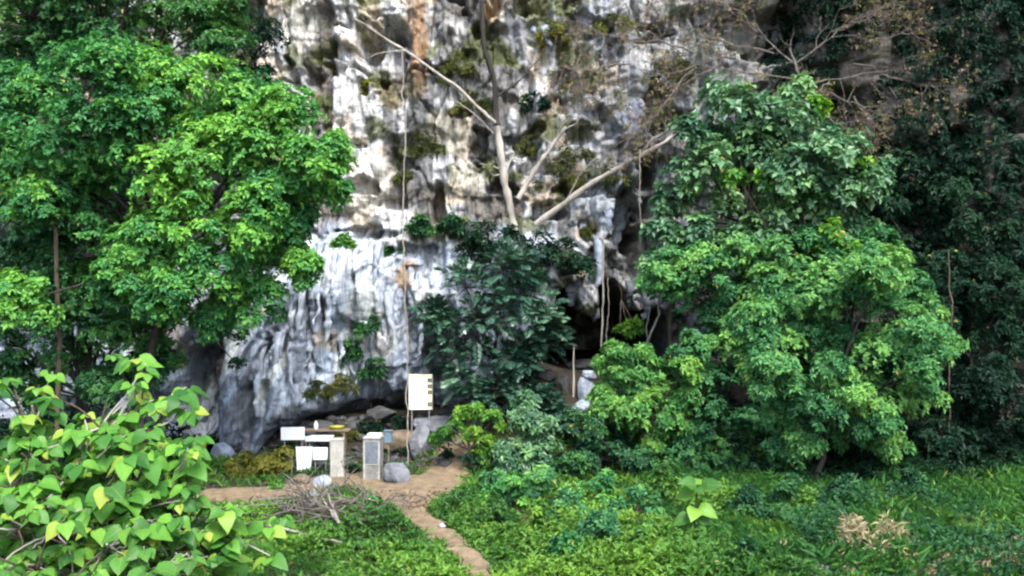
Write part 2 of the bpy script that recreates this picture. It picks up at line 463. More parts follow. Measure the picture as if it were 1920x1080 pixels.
def cliff_depth(x, z):
    y = base_depth(x, z)
    wx = x + 1.0 * (fbm(x * .5, z * .5, 0, 4, 31) - .5); wz = z + 1.0 * (fbm(x * .5, z * .5, 0, 4, 41) - .5)
    zb = z + 2.6 * (fbm(x * .45, z * .3, 0, 4, 333) - .5)
    low = sstep(9.6, 7.9, zb) * sstep(2.5, -1.5, x)                              # fluted flowstone zone
    fan = np.where(z < 9.3, -4.6 + (x + 4.6) * 8.2 / (17.5 - np.minimum(z, 9.3)), x)
    ux = fan + (wx - x) * (1 - .55 * low)
    h = 2.2 * (fbm(x * .22, z * .18, 0, 3, 3) - .5)
    fl = ridged(ux * 1.15, z * .07, 3, 12)
    h = h + (fl - .6) * (0.95 + 0.65 * low)
    fl2 = ridged(ux * 3.3, z * .16, 2, 19)
    h = h + (fl2 - .6) * (.28 + .22 * low)
    # overhanging ledges
    t = z * .36 + 1.6 * (fbm(x * .3, z * .12, 0, 3, 51) - .5)
    fr = t - np.floor(t)
    h = h + (1 - low) * .24 * ((1 - fr) * sstep(0, .10, fr) - .45)
    t = z * .85 + x * .12 + 2.2 * (fbm(x * .55, z * .3, 0, 3, 58) - .5)
    fr = t - np.floor(t)
    h = h + (1 - .8 * low) * .10 * ((1 - fr) * sstep(0, .12, fr) - .45)
    f1, f2, cv = cells(wx * 1.0, wz * .24, 61)
    h = h + (1 - .7 * low) * ((cv - .5) * .40 - .22 * sstep(.14, 0, f2 - f1))
    f1, f2, cv = cells(wx * 2.3, wz * .7, 67)
    h = h + (1 - .6 * low) * ((cv - .5) * .16 - .08 * sstep(.16, 0, f2 - f1))
    pk = fbm(wx * .75, wz * .95, 0, 3, 71)
    h = h - (1 - .75 * low) * .95 * sstep(.60, .68, pk)
    h = h + .5 * (fbm(x * 1.6, z * 1.2, 0, 5, 81, .62) - .5) + .14 * (ridged(x * 2.6 + wz * .4, z * 1.4, 3, 83) - .6)
    wob = .35 * (fbm(x * 1.1, z * 1.1, 0, 4, 95) - .5)
    for px, py, rx, ry, d in HOLES:
        cx, cz = cw(px, py); k = 40.0 / FPX
        q = np.hypot((x - cx) / (rx * k), (z - cz) / (ry * k)) + wob * 2.2
        h = h - d * sstep(1.15, .72, q)
    for px, py, rx, ry, d in BUMPS:
        cx, cz = cw(px, py); k = 40.0 / FPX
        q = np.hypot((x - cx) / (rx * k * 1.2), (z - cz) / (ry * k * 1.15)) + wob * 1.6
        h = h + d * np.sqrt(np.clip(1 - q * q, 0, 1))
    xx = x + wob * .9; zz = z + .6 * (fbm(x * 1.3, z * 1.3, 0, 3, 99) - .5)
    h = h - 15.0 * blur(inside(CAVE, xx, zz).astype(float), 2)
    xh = x + .9 * (fbm(x * .9, z * .18, 0, 3, 97) - .5)
    h = h - 2.6 * blur(inside(HOLLOW, xh, z).astype(float), 3)
    h = h - 2.2 * blur(inside(UNDER, xx, zz).astype(float), 3) * .9 - .6 * sstep(2.2, .8, z) * low * sstep(-10.5, -9, x)
    return y - h
CYg = cliff_depth(CXg, CZg)

def cliff_y(x, z):
    i = np.clip(np.searchsorted(cx_ax, x) - 1, 0, len(cx_ax) - 2); j = np.clip(np.searchsorted(cz_ax, z) - 1, 0, len(cz_ax) - 2)
    return CYg[j, i]

def on_cliff(px, py, out=0.0):
    ys = np.arange(30, 46, .1)
    for Yd in ys:
        p = at(px, py, Yd)
        if cliff_y(p[0], p[2]) <= Yd: break
    return at(px, py, Yd - out)

# stone colours: calcite, ochre, grey tinted with skylight blue, algae, moss, all with outlines of their own
x, z = CXg, CZg
def mixc(c, col, m):
    return c * (1 - m[..., None]) + np.array(col) * m[..., None]
n1 = fbm(x * .5, z * .4, 0, 4, 101); fanc = np.where((z < 9.3), -4.6 + (x + 4.6) * 8.2 / (17.5 - np.minimum(z, 9.3)), x); n2 = fbm(fanc * 1.3, z * .12, 0, 4, 111); n3 = fbm(x * .9, z * .9, 0, 4, 121); n4 = fbm(fanc * 3.0, z * .16, 0, 3, 131)
low = sstep(9.7, 8.4, z + 3.2 * (fbm(x * .5, z * .3, 0, 4, 333) - .5)) * sstep(3.5, 0, x)
C = np.zeros(x.shape + (3,)) + np.array((.37, .375, .38))
C = mixc(C, (.50, .50, .49), sstep(.49, .60, n1 * .5 + n2 * .5))
C = mixc(C, (.36, .28, .18), (1 - low) * sstep(.53, .62, n3) * .7)
C = mixc(C, (.33, .40, .50), low * .9)  # bluish cast of the sky light put into the flowstone colour
C = mixc(C, (.46, .52, .60), low * sstep(.50, .60, n2))
C = mixc(C, (.16, .18, .215), low * sstep(.54, .62, n4) * .75)
C = mixc(C, (.07, .07, .068), (1 - .6 * low) * sstep(.545, .60, fbm(x * 1.25, z * .10, 0, 4, 141)) * .8)
C = mixc(C, (.07, .085, .02), (1 - low) * sstep(.55, .62, fbm(x * .8, z * .9, 0, 4, 151)) * .8)
C = mixc(C, (.14, .15, .16), sstep(2.0, 7.0, x) * .65)                              # greyer toward the cave side
C = mixc(C, (.10, .085, .06), sstep(9, 13, x) * .6)
C = mixc(C, (.09, .075, .06), low * sstep(2.6, 1.4, z) * .35)                       # soil splash along the foot
STAINS = [(640, 150, 20, 110, (0.546, 0.562, 0.577)), (700, 360, 60, 70, (0.515, 0.484, 0.429)), (740, 420, 50, 50, (0.53, 0.53, 0.523)), (785, 60, 17, 130, (0.216, 0.122, 0.063)),
          (500, 140, 40, 40, (0.484, 0.429, 0.343)), (560, 40, 36, 50, (0.468, 0.452, 0.406)), (640, 250, 40, 34, (0.452, 0.429, 0.382)), (660, 480, 90, 60, (0.39, 0.421, 0.468)),
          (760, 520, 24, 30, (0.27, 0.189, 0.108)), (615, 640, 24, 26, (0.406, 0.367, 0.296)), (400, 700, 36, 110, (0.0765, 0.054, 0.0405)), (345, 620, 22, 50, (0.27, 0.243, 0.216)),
          (1005, 190, 22, 46, (0.484, 0.499, 0.515)), (960, 220, 12, 34, (0.546, 0.554, 0.562)), (965, 300, 26, 20, (0.468, 0.484, 0.515)), (1175, 230, 40, 46, (0.243, 0.27, 0.324)),
          (1120, 60, 40, 70, (0.281, 0.296, 0.328)), (855, 60, 26, 26, (0.468, 0.46, 0.437)), (970, 60, 36, 60, (0.328, 0.343, 0.374)), (925, 20, 22, 30, (0.414, 0.297, 0.18)),
          (1120, 380, 60, 50, (0.452, 0.484, 0.53)), (830, 560, 70, 60, (0.312, 0.343, 0.39)), (800, 560, 24, 40, (0.499, 0.523, 0.546)), (720, 640, 24, 60, (0.484, 0.491, 0.491)),
          (740, 165, 60, 40, (0.108, 0.09, 0.045)), (700, 300, 30, 20, (0.468, 0.452, 0.406)), (840, 250, 60, 40, (0.351, 0.328, 0.257)), (880, 330, 40, 40, (0.39, 0.367, 0.312)),
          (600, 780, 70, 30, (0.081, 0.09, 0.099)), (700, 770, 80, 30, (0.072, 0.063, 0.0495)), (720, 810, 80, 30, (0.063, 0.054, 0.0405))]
k = 40.0 / FPX
wobc = 1.3 * (fbm(x * 1.4, z * .8, 0, 4, 161) - .5)
for px, py, rx, ry, c in STAINS:
    cx, cz = cw(px, py)
    q = np.hypot((x - cx) / (rx * k), (z - cz) / (ry * k)) + wobc
    C = mixc(C, c, sstep(1.15, .55, q) * .85)
C = np.clip(C * 1.2, 0, .6)
mb = MB()
nr, nc = CXg.shape
mb.add(np.stack([CXg, CYg, CZg], -1), grid_faces(nr, nc))
colr = [C.reshape(-1, 3)]
# the cliff's top runs back as a plateau, its ends run back as flanks
top = np.stack([CXg[-1], CYg[-1], CZg[-1]], -1); top2 = top + np.array([0, 40, 3.0])
V = np.concatenate([top, top2]); i = np.arange(nc - 1)
mb.add(V, np.stack([i, i + 1, i + nc + 1, i + nc], -1)); colr.append(np.tile((.12, .12, .1), (len(V), 1)))
for s in (0, -1):
    e = np.stack([CXg[:, s], CYg[:, s], CZg[:, s]], -1); V = np.concatenate([e, e + np.array([0, 40, 0])]); i = np.arange(nr - 1)
    mb.add(V, np.stack([i, i + nr, i + nr + 1, i + 1], -1)); colr.append(np.tile((.12, .12, .1), (len(V), 1)))
cliff = tag(mb.build("cliff", M['rock'], smooth=True, col=np.concatenate(colr)), "tall fluted limestone cliff with pockets, ledges and a cave mouth", kind='structure')

def stalactite(px, py0, py1, w, seed, mat='palerock', out=.35):
    rng = np.random.default_rng(seed)
    top = on_cliff(px, py0, 0); top[1] -= out
    L = (py1 - py0) / FPX * top[1]; n = 12
    t = np.linspace(0, 1, n); r = (w / FPX * top[1] / 2) * (1 - .55 * t ** 1.5) * (1 + .18 * rng.normal(size=n)); r[-1] *= .35; r[0] *= 1.4
    P = top + np.c_[.06 * np.cumsum(rng.normal(size=n)) * t, .05 * np.cumsum(rng.normal(size=n)) * t, -L * t]
    P[0] = top + np.array([0, .5, .35])
    a = np.linspace(0, 2 * np.pi, 9, endpoint=False)
    rr = r[:, None] * (1 + .22 * np.sin(a * 2 + rng.random() * 6)[None] + .12 * rng.normal(size=(n, 9)))
    V = P[:, None] + np.stack([rr * np.cos(a), rr * np.sin(a), 0 * rr], -1)
    i = np.arange(n - 1)[:, None] * 9; j = np.arange(9)[None]
    m = MB(); m.add(V.reshape(-1, 3), np.stack([i + j, i + 9 + j, i + 9 + (j + 1) % 9, i + (j + 1) % 9], -1).reshape(-1, 4))
    kk = np.arange(1, 8); m.add(V[-1], np.stack([0 * kk, kk + 1, kk], -1))
    return m.build("stalactite", M[mat], cliff, smooth=True)
rd = np.random.default_rng(4242)
DRIPS = [(int(px), int(py), int(py + rd.uniform(35, 95)), rd.uniform(7, 14)) for px, py in zip(rd.uniform(470, 800, 34), rd.uniform(470, 700, 34)) if px > 760 - (py - 300) * .75]
for k_, a in enumerate([(1160, 395, 482, 24), (1122, 460, 545, 20), (1104, 520, 602, 40), (1092, 420, 470, 16), (1072, 540, 575, 22), (1140, 400, 440, 14), (1180, 540, 575, 18),
                        (1215, 560, 600, 16), (1000, 55, 85, 14), (1022, 60, 95, 12),
                        (600, 470, 560, 10), (570, 540, 640, 12), (630, 480, 590, 9), (455, 640, 760, 16), (520, 640, 760, 16), (490, 660, 800, 16)] + DRIPS):
    stalactite(*a, seed=500 + k_, mat='greyrock' if k_ in (2, 4, 6, 7) else 'palerock', out=.35 if k_ < 13 else .12)

# ------------------------------------------------------------------ rocks
def rock(name, label, c, r, seed, mat, parent=None, group=None, cat='rock', sub=4, amp=.35, sq=1.0):
    rng = np.random.default_rng(seed)
    import bmesh
    bm = bmesh.new(); bmesh.ops.create_icosphere(bm, subdivisions=sub, radius=1)
    V = np.array([v.co for v in bm.verts]); F = np.array([[v.index for v in f.verts] for f in bm.faces]); bm.free()
    d = 1 + amp * (fbm(V[:, 0] * 1.2 + seed, V[:, 1] * 1.2, V[:, 2] * 1.2, 4, seed) - .5) * 2
    for _ in range(9):                                   # chipped facets
        nrm = norm(rng.normal(size=3)); dd = V @ nrm
        lim = .62 + .25 * rng.random()
        d = np.where(dd * d > lim, lim / np.maximum(dd, 1e-3), d)
    V = V * d[:, None] * np.array(r)
    V[:, 2] = np.maximum(V[:, 2], -.75 * r[2])
    m = MB(); m.add(V, F)
    o = m.build(name, M[mat], parent, smooth=False)
    o.location = tuple(c)
    if label: tag(o, label, cat, group)
    return o

def gnd(px, py):
    """point on the ground under a pixel"""
    for Yd in np.arange(18, 46, .05):
        p = at(px, py, Yd)
        if terrain(p[0], p[1]) >= p[2]: return p
    return p

# ------------------------------------------------------------------ foliage
def rosettes(mb, P, A, k, L, W, rng, spread=(.9, 1.45), droop=.25, tint=None, fold=.12):
    """k leaves round every twig tip P with axis A"""
    N = len(P)
    if N == 0: return
    A = norm(A)
    ref = np.where(np.abs(A[:, 2:3]) < .95, np.array([[0, 0, 1.0]]), np.array([[1.0, 0, 0]]))
    U = norm(np.cross(A, ref)); Vv = np.cross(A, U)
    ph = (np.arange(k)[None] * 2.4 + rng.random((N, 1)) * 6.28 + rng.normal(0, .25, (N, k)))
    th = rng.uniform(spread[0], spread[1], (N, k))
    d = A[:, None] * np.cos(th)[..., None] + (U[:, None] * np.cos(ph)[..., None] + Vv[:, None] * np.sin(ph)[..., None]) * np.sin(th)[..., None]
    d[..., 2] -= droop * rng.uniform(.3, 1.3, (N, k)); d = norm(d)
    up = norm(A[:, None] * .6 + np.array([0, 0, .7]) + rng.normal(0, .3, (N, k, 3)))
    s = norm(np.cross(d, up)); nn = np.cross(s, d)
    l = (L * rng.uniform(.6, 1.2, (N, k)) * rng.uniform(.7, 1.3, (N, 1)))[..., None]; w = l * (W / L)
    b = P[:, None] + d * l * .08
    tip = b + d * l - nn * l * .10
    lf = b + d * l * .42 - s * w * .5 + nn * l * fold; rt = b + d * l * .42 + s * w * .5 + nn * l * fold
    V = np.stack([b, rt, tip, lf], 2).reshape(-1, 3)
    i = np.arange(N * k) * 4
    F = np.concatenate([np.stack([i, i + 1, i + 2], -1), np.stack([i, i + 2, i + 3], -1)])
    t = (np.full((N, 1), .5) if tint is None else tint[:, None]) + rng.normal(0, .09, (N, k))
    t = np.where(rng.random((N, k)) < .004, 1.0, np.clip(t, 0, .92))
    mb.add(V, F, np.repeat(t.ravel(), 4))

def fronds(mb, P, A, L, rng, pairs=11, lw=.045, ll=.28, tint=None, droop=.55):
    """pinnate leaves: arching rachis with leaflets"""
    N = len(P); A = norm(A)
    t = np.linspace(0.12, 1, pairs)
    Ls = L * rng.uniform(.7, 1.2, N)
    C = P[:, None] + A[:, None] * (Ls[:, None] * t)[..., None]
    C[..., 2] -= (droop * Ls)[:, None] * t ** 2
    T = norm(np.gradient(C, axis=1))
    S = norm(np.cross(T, np.array([0, 0, 1.0]) + rng.normal(0, .25, (N, 1, 3)))); Nn = np.cross(S, T)
    tt = (np.full(N, .5) if tint is None else tint)
    env = (np.sin(np.pi * (t * .85 + .12)) * .9 + .1)
    for sg in (-1, 1):
        d = norm(T * .55 + sg * S * .9 - Nn * .25 + rng.normal(0, .12, (N, pairs, 3)))
        l = (ll * env)[None, :, None] * (Ls / L)[:, None, None] * rng.uniform(.8, 1.2, (N, pairs, 1)); s = norm(np.cross(d, Nn))
        b = C; tip = b + d * l; m1 = b + d * l * .45 + s * lw; m2 = b + d * l * .45 - s * lw
        V = np.stack([b, m1, tip, m2], 2).reshape(-1, 3); i = np.arange(N * pairs) * 4
        mb.add(V, np.stack([i, i + 1, i + 2, i + 3], -1), np.repeat(np.clip(tt[:, None] + rng.normal(0, .08, (N, pairs)), 0, .9).ravel(), 4))

def sphere_pts(n, rng):
    v = rng.normal(size=(n, 3)); return norm(v)

def crown_mesh(mb, wood, clumps, rng, leaf, lobes=9, per=14, k=7, flat=.88, style='leaf', up=.5, origin=None, hang=0.0, shellmin=.75, tb=0.0):
    """clumps: (centre, radius); each clump -> lobes -> twig tips -> leaves"""
    L, W = leaf
    for c, R in clumps:
        if origin is not None and wood is not None:
            tube(wood, wobble(origin, c, 7, .12 * R, rng), np.linspace(max(.04, R * .06), max(.02, R * .03), 7), 5)
        ct = rng.normal(0, .11)
        nl = max(3, int(lobes * rng.uniform(.8, 1.2)))
        D = sphere_pts(nl * 2, rng); D = D[np.argsort(-(D[:, 2] * .5 - D[:, 1] * .45 + rng.normal(0, .45, len(D))))][:nl]
        for d in D:
            lc = c + d * np.array([1, 1, flat]) * R * rng.uniform(.40, .98)
            lr = R * rng.uniform(.24, .52)
            if wood is not None:
                tube(wood, wobble(c, lc, 4, .08 * R, rng), np.linspace(max(.018, R * .03), .008, 4), 4, cap=False)
            m = max(4, int(per * rng.uniform(.7, 1.3) * (lr / (.41 * R)) ** 2))
            q = sphere_pts(m, rng); q[:, 2] = np.where((q[:, 2] < -.2) & (rng.random(m) < .65), -q[:, 2] * .7, q[:, 2])
            rad = lr * rng.uniform(shellmin, 1.1, (m, 1))
            P = lc + q * np.array([1, 1, flat]) * rad
            if hang: P[:, 2] -= hang * lr * rng.random(m) ** 2
            A = q * .8 + d * .35 + np.array([0, 0, up])
            ti = np.clip(.5 + tb + ct + rng.normal(0, .15) + rng.normal(0, .09, m), 0, 1)
            if style == 'frond': fronds(mb, P, A, L, rng, lw=W, ll=L * .32, tint=ti)
            else: rosettes(mb, P, A, k, L, W, rng, tint=ti, droop=.25 + .2 * (hang > 0))

def px_clumps(lst, Y, jit=0.6, rng=None, sc=1.0):
    out = []
    for t in lst:
        px, py, r = t[:3]; Yd = t[3] if len(t) > 3 else Y + (rng.uniform(-jit, jit) if rng is not None else 0)
        out.append((at(px, py, Yd), r * sc / FPX * Yd))
    return out

def plant(name, label, cat, Y, clumps, mat, leaf, seed, base=None, trunk=None, bark='bark_brown', tr=.12, group=None, jit=.6, stem=True, woodname='trunk', limbs=True, **kw):
    """a tree or shrub: Empty at its foot > trunk (stem and limbs), crown (leaves)"""
    rng = np.random.default_rng(seed)
    cl = px_clumps(clumps, Y, jit, rng)
    ctr = np.mean([c for c, _ in cl], 0)
    if base is None: bx, by = ctr[0], ctr[1]; base = np.array([bx, by, float(terrain(bx, by)) - .05])
    base = np.asarray(base, float)
    root = thing(name, label, cat, base, group)
    wood = MB(); lv = MB()
    low = min(c[2] for c, _ in cl)
    fork = base + (ctr - base) * .55 if trunk is None else np.asarray(trunk[-1], float)
    pts = wobble(base, fork, 8, .25 * np.linalg.norm(fork - base) * .25, rng) if trunk is None else np.asarray([base] + list(trunk), float)
    tube(wood, pts, np.linspace(tr, tr * .6, len(pts)), 8)
    crown_mesh(lv, wood if limbs else None, cl, rng, leaf, origin=fork, **kw)
    wood.build(woodname, M[bark], root, base, smooth=True)
    lv.build('crown', M[mat], root, base)
    return root

# ---- left: the great broadleaf tree and its neighbours
plant('broadleaf_tree', "large bright green broadleaf tree filling the left of the cliff", 'tree', 29.5,
      [(330, 170, 95), (430, 190, 85), (180, 150, 100), (60, 180, 90), (250, 240, 90), (120, 260, 90), (20, 300, 80), (530, 215, 75), (480, 290, 85), (590, 290, 62), (610, 350, 45),
       (380, 300, 85), (300, 350, 80), (180, 370, 80), (70, 390, 75), (540, 360, 75), (470, 410, 75), (290, 460, 75), (360, 420, 60), (400, 500, 60), (520, 460, 60), (560, 500, 38), (480, 560, 55),
       (430, 570, 40), (150, 330, 60), (250, 130, 60), (560, 420, 50), (230, 540, 60), (320, 560, 55), (140, 570, 55), (400, 600, 40), (50, 560, 60), (470, 480, 50), (620, 310, 36)],
      'fresh', (.19, .11), 1, base=(-12.6, 30.2, float(terrain(-12.6, 30.2))), trunk=[(-12.7, 30.2, 2.5), (-12.2, 30.3, 5.5), (-11.6, 30.2, 8.0)], tr=.20, lobes=15, per=48, k=7, jit=1.6, tb=.08, hang=.7, bark='bark_dark')
plant('dark_tree', "dark green tree behind, filling the top left corner", 'tree', 35.0,
      [(60, 30, 100), (190, 40, 100), (310, 50, 90), (400, 110, 70), (120, 90, 80), (10, 120, 70), (400, 30, 60), (250, -40, 90), (80, -60, 90), (370, -50, 70)],
      'deep', (.21, .11), 2, base=(-17, 35, float(terrain(-17, 35))), trunk=[(-17, 35, 5), (-16.5, 35, 10), (-16.0, 35, 14)], tr=.22, tb=.2, lobes=11, per=40, k=7, jit=1.0, bark='bark_dark')
plant('understory_tree', "shaded dark understory tree below the large left tree", 'tree', 31.5,
      [(60, 560, 80), (160, 600, 80), (40, 650, 80), (130, 680, 70), (240, 640, 60), (200, 540, 60), (30, 490, 60), (120, 500, 60), (250, 700, 50), (180, 720, 50), (270, 560, 60), (300, 620, 40), (90, 440, 60), (200, 460, 60), (20, 710, 50), (80, 740, 40), (300, 690, 40)],
      'deep', (.19, .11), 3, tr=.10, tb=.12, lobes=10, per=38, k=7, jit=1.2, bark='bark_dark')
plant('thin_sapling', "thin pale-barked sapling among dark leaves at the far left", 'sapling', 29.0,
      [(105, 420, 40), (80, 520, 46), (150, 560, 40), (110, 640, 50), (60, 600, 40)], 'deep', (.2, .1), 4, bark='bark_brown', tr=.09, lobes=6, per=10, k=6,
      limbs=False,
      trunk=[at(112, 640, 29), at(106, 520, 29), at(104, 420, 29), at(110, 330, 29.2)])
plant('creeping_fig', "creeper hanging over the dark fluted hollow below the left tree", 'creeper', 35.8,
      [(330, 600, 40), (300, 660, 40), (350, 540, 36), (440, 640, 26), (445, 685, 20), (370, 600, 24), (270, 600, 40)], 'deep', (.2, .1), 5, base=on_cliff(340, 520), tr=.05, lobes=6, per=9, k=6, woodname='stem')
plant('cliff_bush', "dark moss-green bush clinging to the cliff at the top left", 'shrub', 37.5,
      [(430, 60, 60), (480, 110, 50), (500, 60, 34), (450, 150, 40), (400, 30, 40), (490, 150, 26)], 'shade', (.2, .1), 6, base=on_cliff(460, 100), tr=.06, lobes=8, per=14, k=6, tb=.15)

# ---- right: climbers, bushes and the wood
plant('climber_tree', "blue-green climber-clad tree right of the cave with loose drooping leaves", 'tree', 35.0,
      [(1280, 255, 36), (1380, 200, 62), (1470, 230, 62), (1560, 290, 62), (1320, 320, 56), (1400, 300, 60), (1490, 330, 62), (1590, 350, 52), (1350, 390, 52), (1260, 370, 40), (1450, 410, 60), (1550, 410, 56),
       (1240, 430, 40), (1300, 440, 44), (1400, 460, 46), (1500, 180, 36), (1610, 430, 34), (1230, 500, 40), (1430, 260, 50), (1530, 380, 50), (1340, 260, 40), (1640, 330, 34), (1330, 470, 44), (1480, 460, 46), (1570, 470, 44)],
      'teal', (.32, .21), 11, base=gnd(1370, 800), trunk=[at(1350, 640, 35.2), at(1360, 520, 35.4), at(1400, 420, 35.4)], tr=.10, lobes=11, per=15, k=5, hang=.8, jit=1.0, bark='bark_dark', tb=.05)
plant('yellow_climber', "yellow-green climber draped down the right edge of the climber tree", 'creeper', 34.2,
      [(1600, 300, 30), (1620, 360, 30), (1560, 450, 34), (1600, 480, 34), (1500, 360, 28), (1440, 340, 24), (1530, 200, 22), (1380, 330, 22), (1490, 460, 28)],
      'lime', (.25, .17), 12, base=gnd(1560, 850), tr=.04, lobes=7, per=10, k=5, hang=.8, woodname='stem', tb=-.05)
plant('dome_tree', "wide dome-crowned bright green tree at the right edge of the clearing", 'tree', 32.0,
      [(1420, 620, 70), (1500, 560, 80), (1600, 570, 80), (1690, 620, 75), (1740, 680, 50), (1520, 660, 80), (1620, 680, 80), (1430, 710, 60), (1380, 640, 50), (1530, 740, 60), (1640, 760, 60), (1720, 740, 46),
       (1640, 510, 60), (1460, 780, 40), (1560, 800, 44), (1480, 840, 40), (1660, 830, 40), (1770, 640, 30), (1530, 770, 46, 30.6), (1590, 740, 44, 30.4), (1480, 730, 44, 30.8), (1560, 700, 40, 30.2), (1640, 800, 40, 31.0), (1500, 830, 36, 31.2)],
      'cool', (.18, .09), 13, base=gnd(1530, 905), tr=.13, lobes=12, per=46, k=7, jit=1.4, tb=.02, bark='bark_dark')
plant('layered_tree', "layered light green tree above the dome-crowned tree", 'tree', 34.0,
      [(1380, 480, 60), (1480, 490, 64), (1580, 510, 64), (1680, 530, 56), (1260, 520, 60), (1300, 480, 44), (1230, 545, 40), (1740, 590, 36), (1430, 540, 56), (1360, 560, 46), (1340, 620, 44), (1330, 520, 44), (1530, 470, 50), (1640, 470, 44)],
      'cool', (.19, .10), 14, base=gnd(1460, 850), tr=.09, lobes=11, per=40, k=7, jit=.8, tb=.02, bark='bark_dark')
plant('lime_shrub', "bright lime-green shrub on the slope below the cave mouth", 'shrub', 33.5,
      [(1180, 720, 55), (1250, 720, 50), (1150, 690, 30), (1200, 780, 48), (1260, 780, 44), (1170, 670, 20), (1230, 820, 36), (1140, 760, 36), (1290, 740, 34), (1170, 800, 30), (1320, 700, 26), (1150, 655, 14), (1210, 668, 22), (1120, 810, 28), (1290, 690, 24)],
      'lime_pale', (.19, .09), 15, base=gnd(1200, 880), tr=.06, lobes=12, per=30, k=7, jit=.9, tb=-.02, bark='bark_dark')
plant('green_shrub', "mid green shrub between the lime shrub and the dome tree", 'shrub', 33.8,
      [(1330, 720, 50), (1340, 790, 50), (1300, 660, 40), (1370, 850, 46), (1290, 840, 46), (1400, 800, 40)],
      'cool', (.17, .09), 16, tr=.05, bark='bark_dark', lobes=10, per=26, k=6, jit=.5, tb=-.14)
plant('dark_shrub', "dark shaded shrub below the lime shrub", 'shrub', 32.4,
      [(1130, 860, 46), (1200, 880, 46), (1270, 900, 40), (1100, 800, 36), (1080, 880, 40), (1330, 890, 36)],
      'deep', (.17, .09), 17, tr=.05, bark='bark_dark', lobes=10, per=24, k=6, jit=.4, tb=.05)
plant('grey_green_shrub', "grey-green upright shrub right of the golden bush", 'shrub', 32.8,
      [(980, 790, 36), (970, 840, 40), (1010, 850, 34), (960, 880, 34), (985, 760, 22), (1010, 800, 24)],
      'teal', (.26, .12), 18, tr=.06, lobes=8, per=11, k=6, jit=.3)
plant('golden_bush', "golden green bush beside the top of the dirt mound", 'bush', 33.5,
      [(880, 800, 42), (900, 830, 36), (850, 810, 28), (920, 790, 24), (885, 770, 20), (825, 820, 22), (900, 860, 26)],
      'lime', (.18, .07), 19, tr=.05, lobes=8, per=14, k=7, jit=.3, tb=.02)
plant('low_dark_bush', "low dark bush at the foot of the golden bush", 'bush', 33.6,
      [(900, 880, 24), (930, 890, 26), (880, 860, 18)], 'shade', (.16, .08), 20, tr=.03, lobes=6, per=10, k=6, jit=.2, tb=.1)
for i, (nm, lb, Yd, cl, mt, sd, bs) in enumerate([
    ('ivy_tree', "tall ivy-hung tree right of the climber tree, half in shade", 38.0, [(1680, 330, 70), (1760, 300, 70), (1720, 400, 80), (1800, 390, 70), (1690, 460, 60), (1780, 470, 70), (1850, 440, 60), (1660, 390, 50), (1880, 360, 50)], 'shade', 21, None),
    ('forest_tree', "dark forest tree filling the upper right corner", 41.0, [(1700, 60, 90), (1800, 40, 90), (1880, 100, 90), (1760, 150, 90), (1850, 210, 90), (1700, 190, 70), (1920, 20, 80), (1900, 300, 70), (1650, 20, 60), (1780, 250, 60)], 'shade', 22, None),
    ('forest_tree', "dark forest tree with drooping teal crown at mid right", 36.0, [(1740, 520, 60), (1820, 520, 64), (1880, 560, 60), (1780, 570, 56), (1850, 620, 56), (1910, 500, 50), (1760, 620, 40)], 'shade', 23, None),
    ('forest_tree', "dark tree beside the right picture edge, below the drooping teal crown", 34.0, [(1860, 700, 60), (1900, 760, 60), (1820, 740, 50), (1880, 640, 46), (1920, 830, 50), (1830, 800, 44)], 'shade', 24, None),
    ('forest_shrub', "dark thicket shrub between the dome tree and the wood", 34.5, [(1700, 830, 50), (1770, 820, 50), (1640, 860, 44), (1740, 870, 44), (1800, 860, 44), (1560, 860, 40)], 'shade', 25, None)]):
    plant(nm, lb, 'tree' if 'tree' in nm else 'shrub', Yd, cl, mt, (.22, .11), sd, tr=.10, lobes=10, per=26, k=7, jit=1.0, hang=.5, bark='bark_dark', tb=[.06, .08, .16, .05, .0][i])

# ---- the dark pinnate-leaved plants hanging below the ledge, centre
plant('fern_palm', "dark glossy pinnate-leaved tree hanging in front of the cave's left side", 'tree', 36.6,
      [(890, 590, 58), (945, 560, 58), (1005, 610, 46), (1020, 650, 34), (840, 620, 44), (905, 660, 58), (875, 540, 40), (945, 505, 46), (970, 680, 36), (815, 595, 28)],
      'frond', (.85, .05), 30, base=gnd(930, 760), tr=.08, lobes=11, per=9, style='frond', jit=.6, bark='bark_dark')
plant('fern_palm', "lower dark pinnate-leaved shrub above the golden bush", 'shrub', 36.0,
      [(870, 710, 42), (935, 730, 44), (985, 745, 32), (890, 750, 34), (1025, 765, 26), (1050, 790, 24)],
      'frond', (.75, .045), 31, base=gnd(940, 800), tr=.05, lobes=10, per=8, style='frond', jit=.4, bark='bark_dark')
plant('ledge_shrub', "dark green shrub crowding the ledge at the foot of the leaning trunks", 'shrub', 38.3,
      [(900, 440, 40), (950, 460, 44), (1010, 470, 44), (1060, 480, 36), (880, 480, 30), (1090, 500, 30), (1000, 520, 36)],
      'shade', (.26, .11), 32, base=on_cliff(960, 470), tr=.05, lobes=8, per=12, k=6, jit=.3, tb=.2)

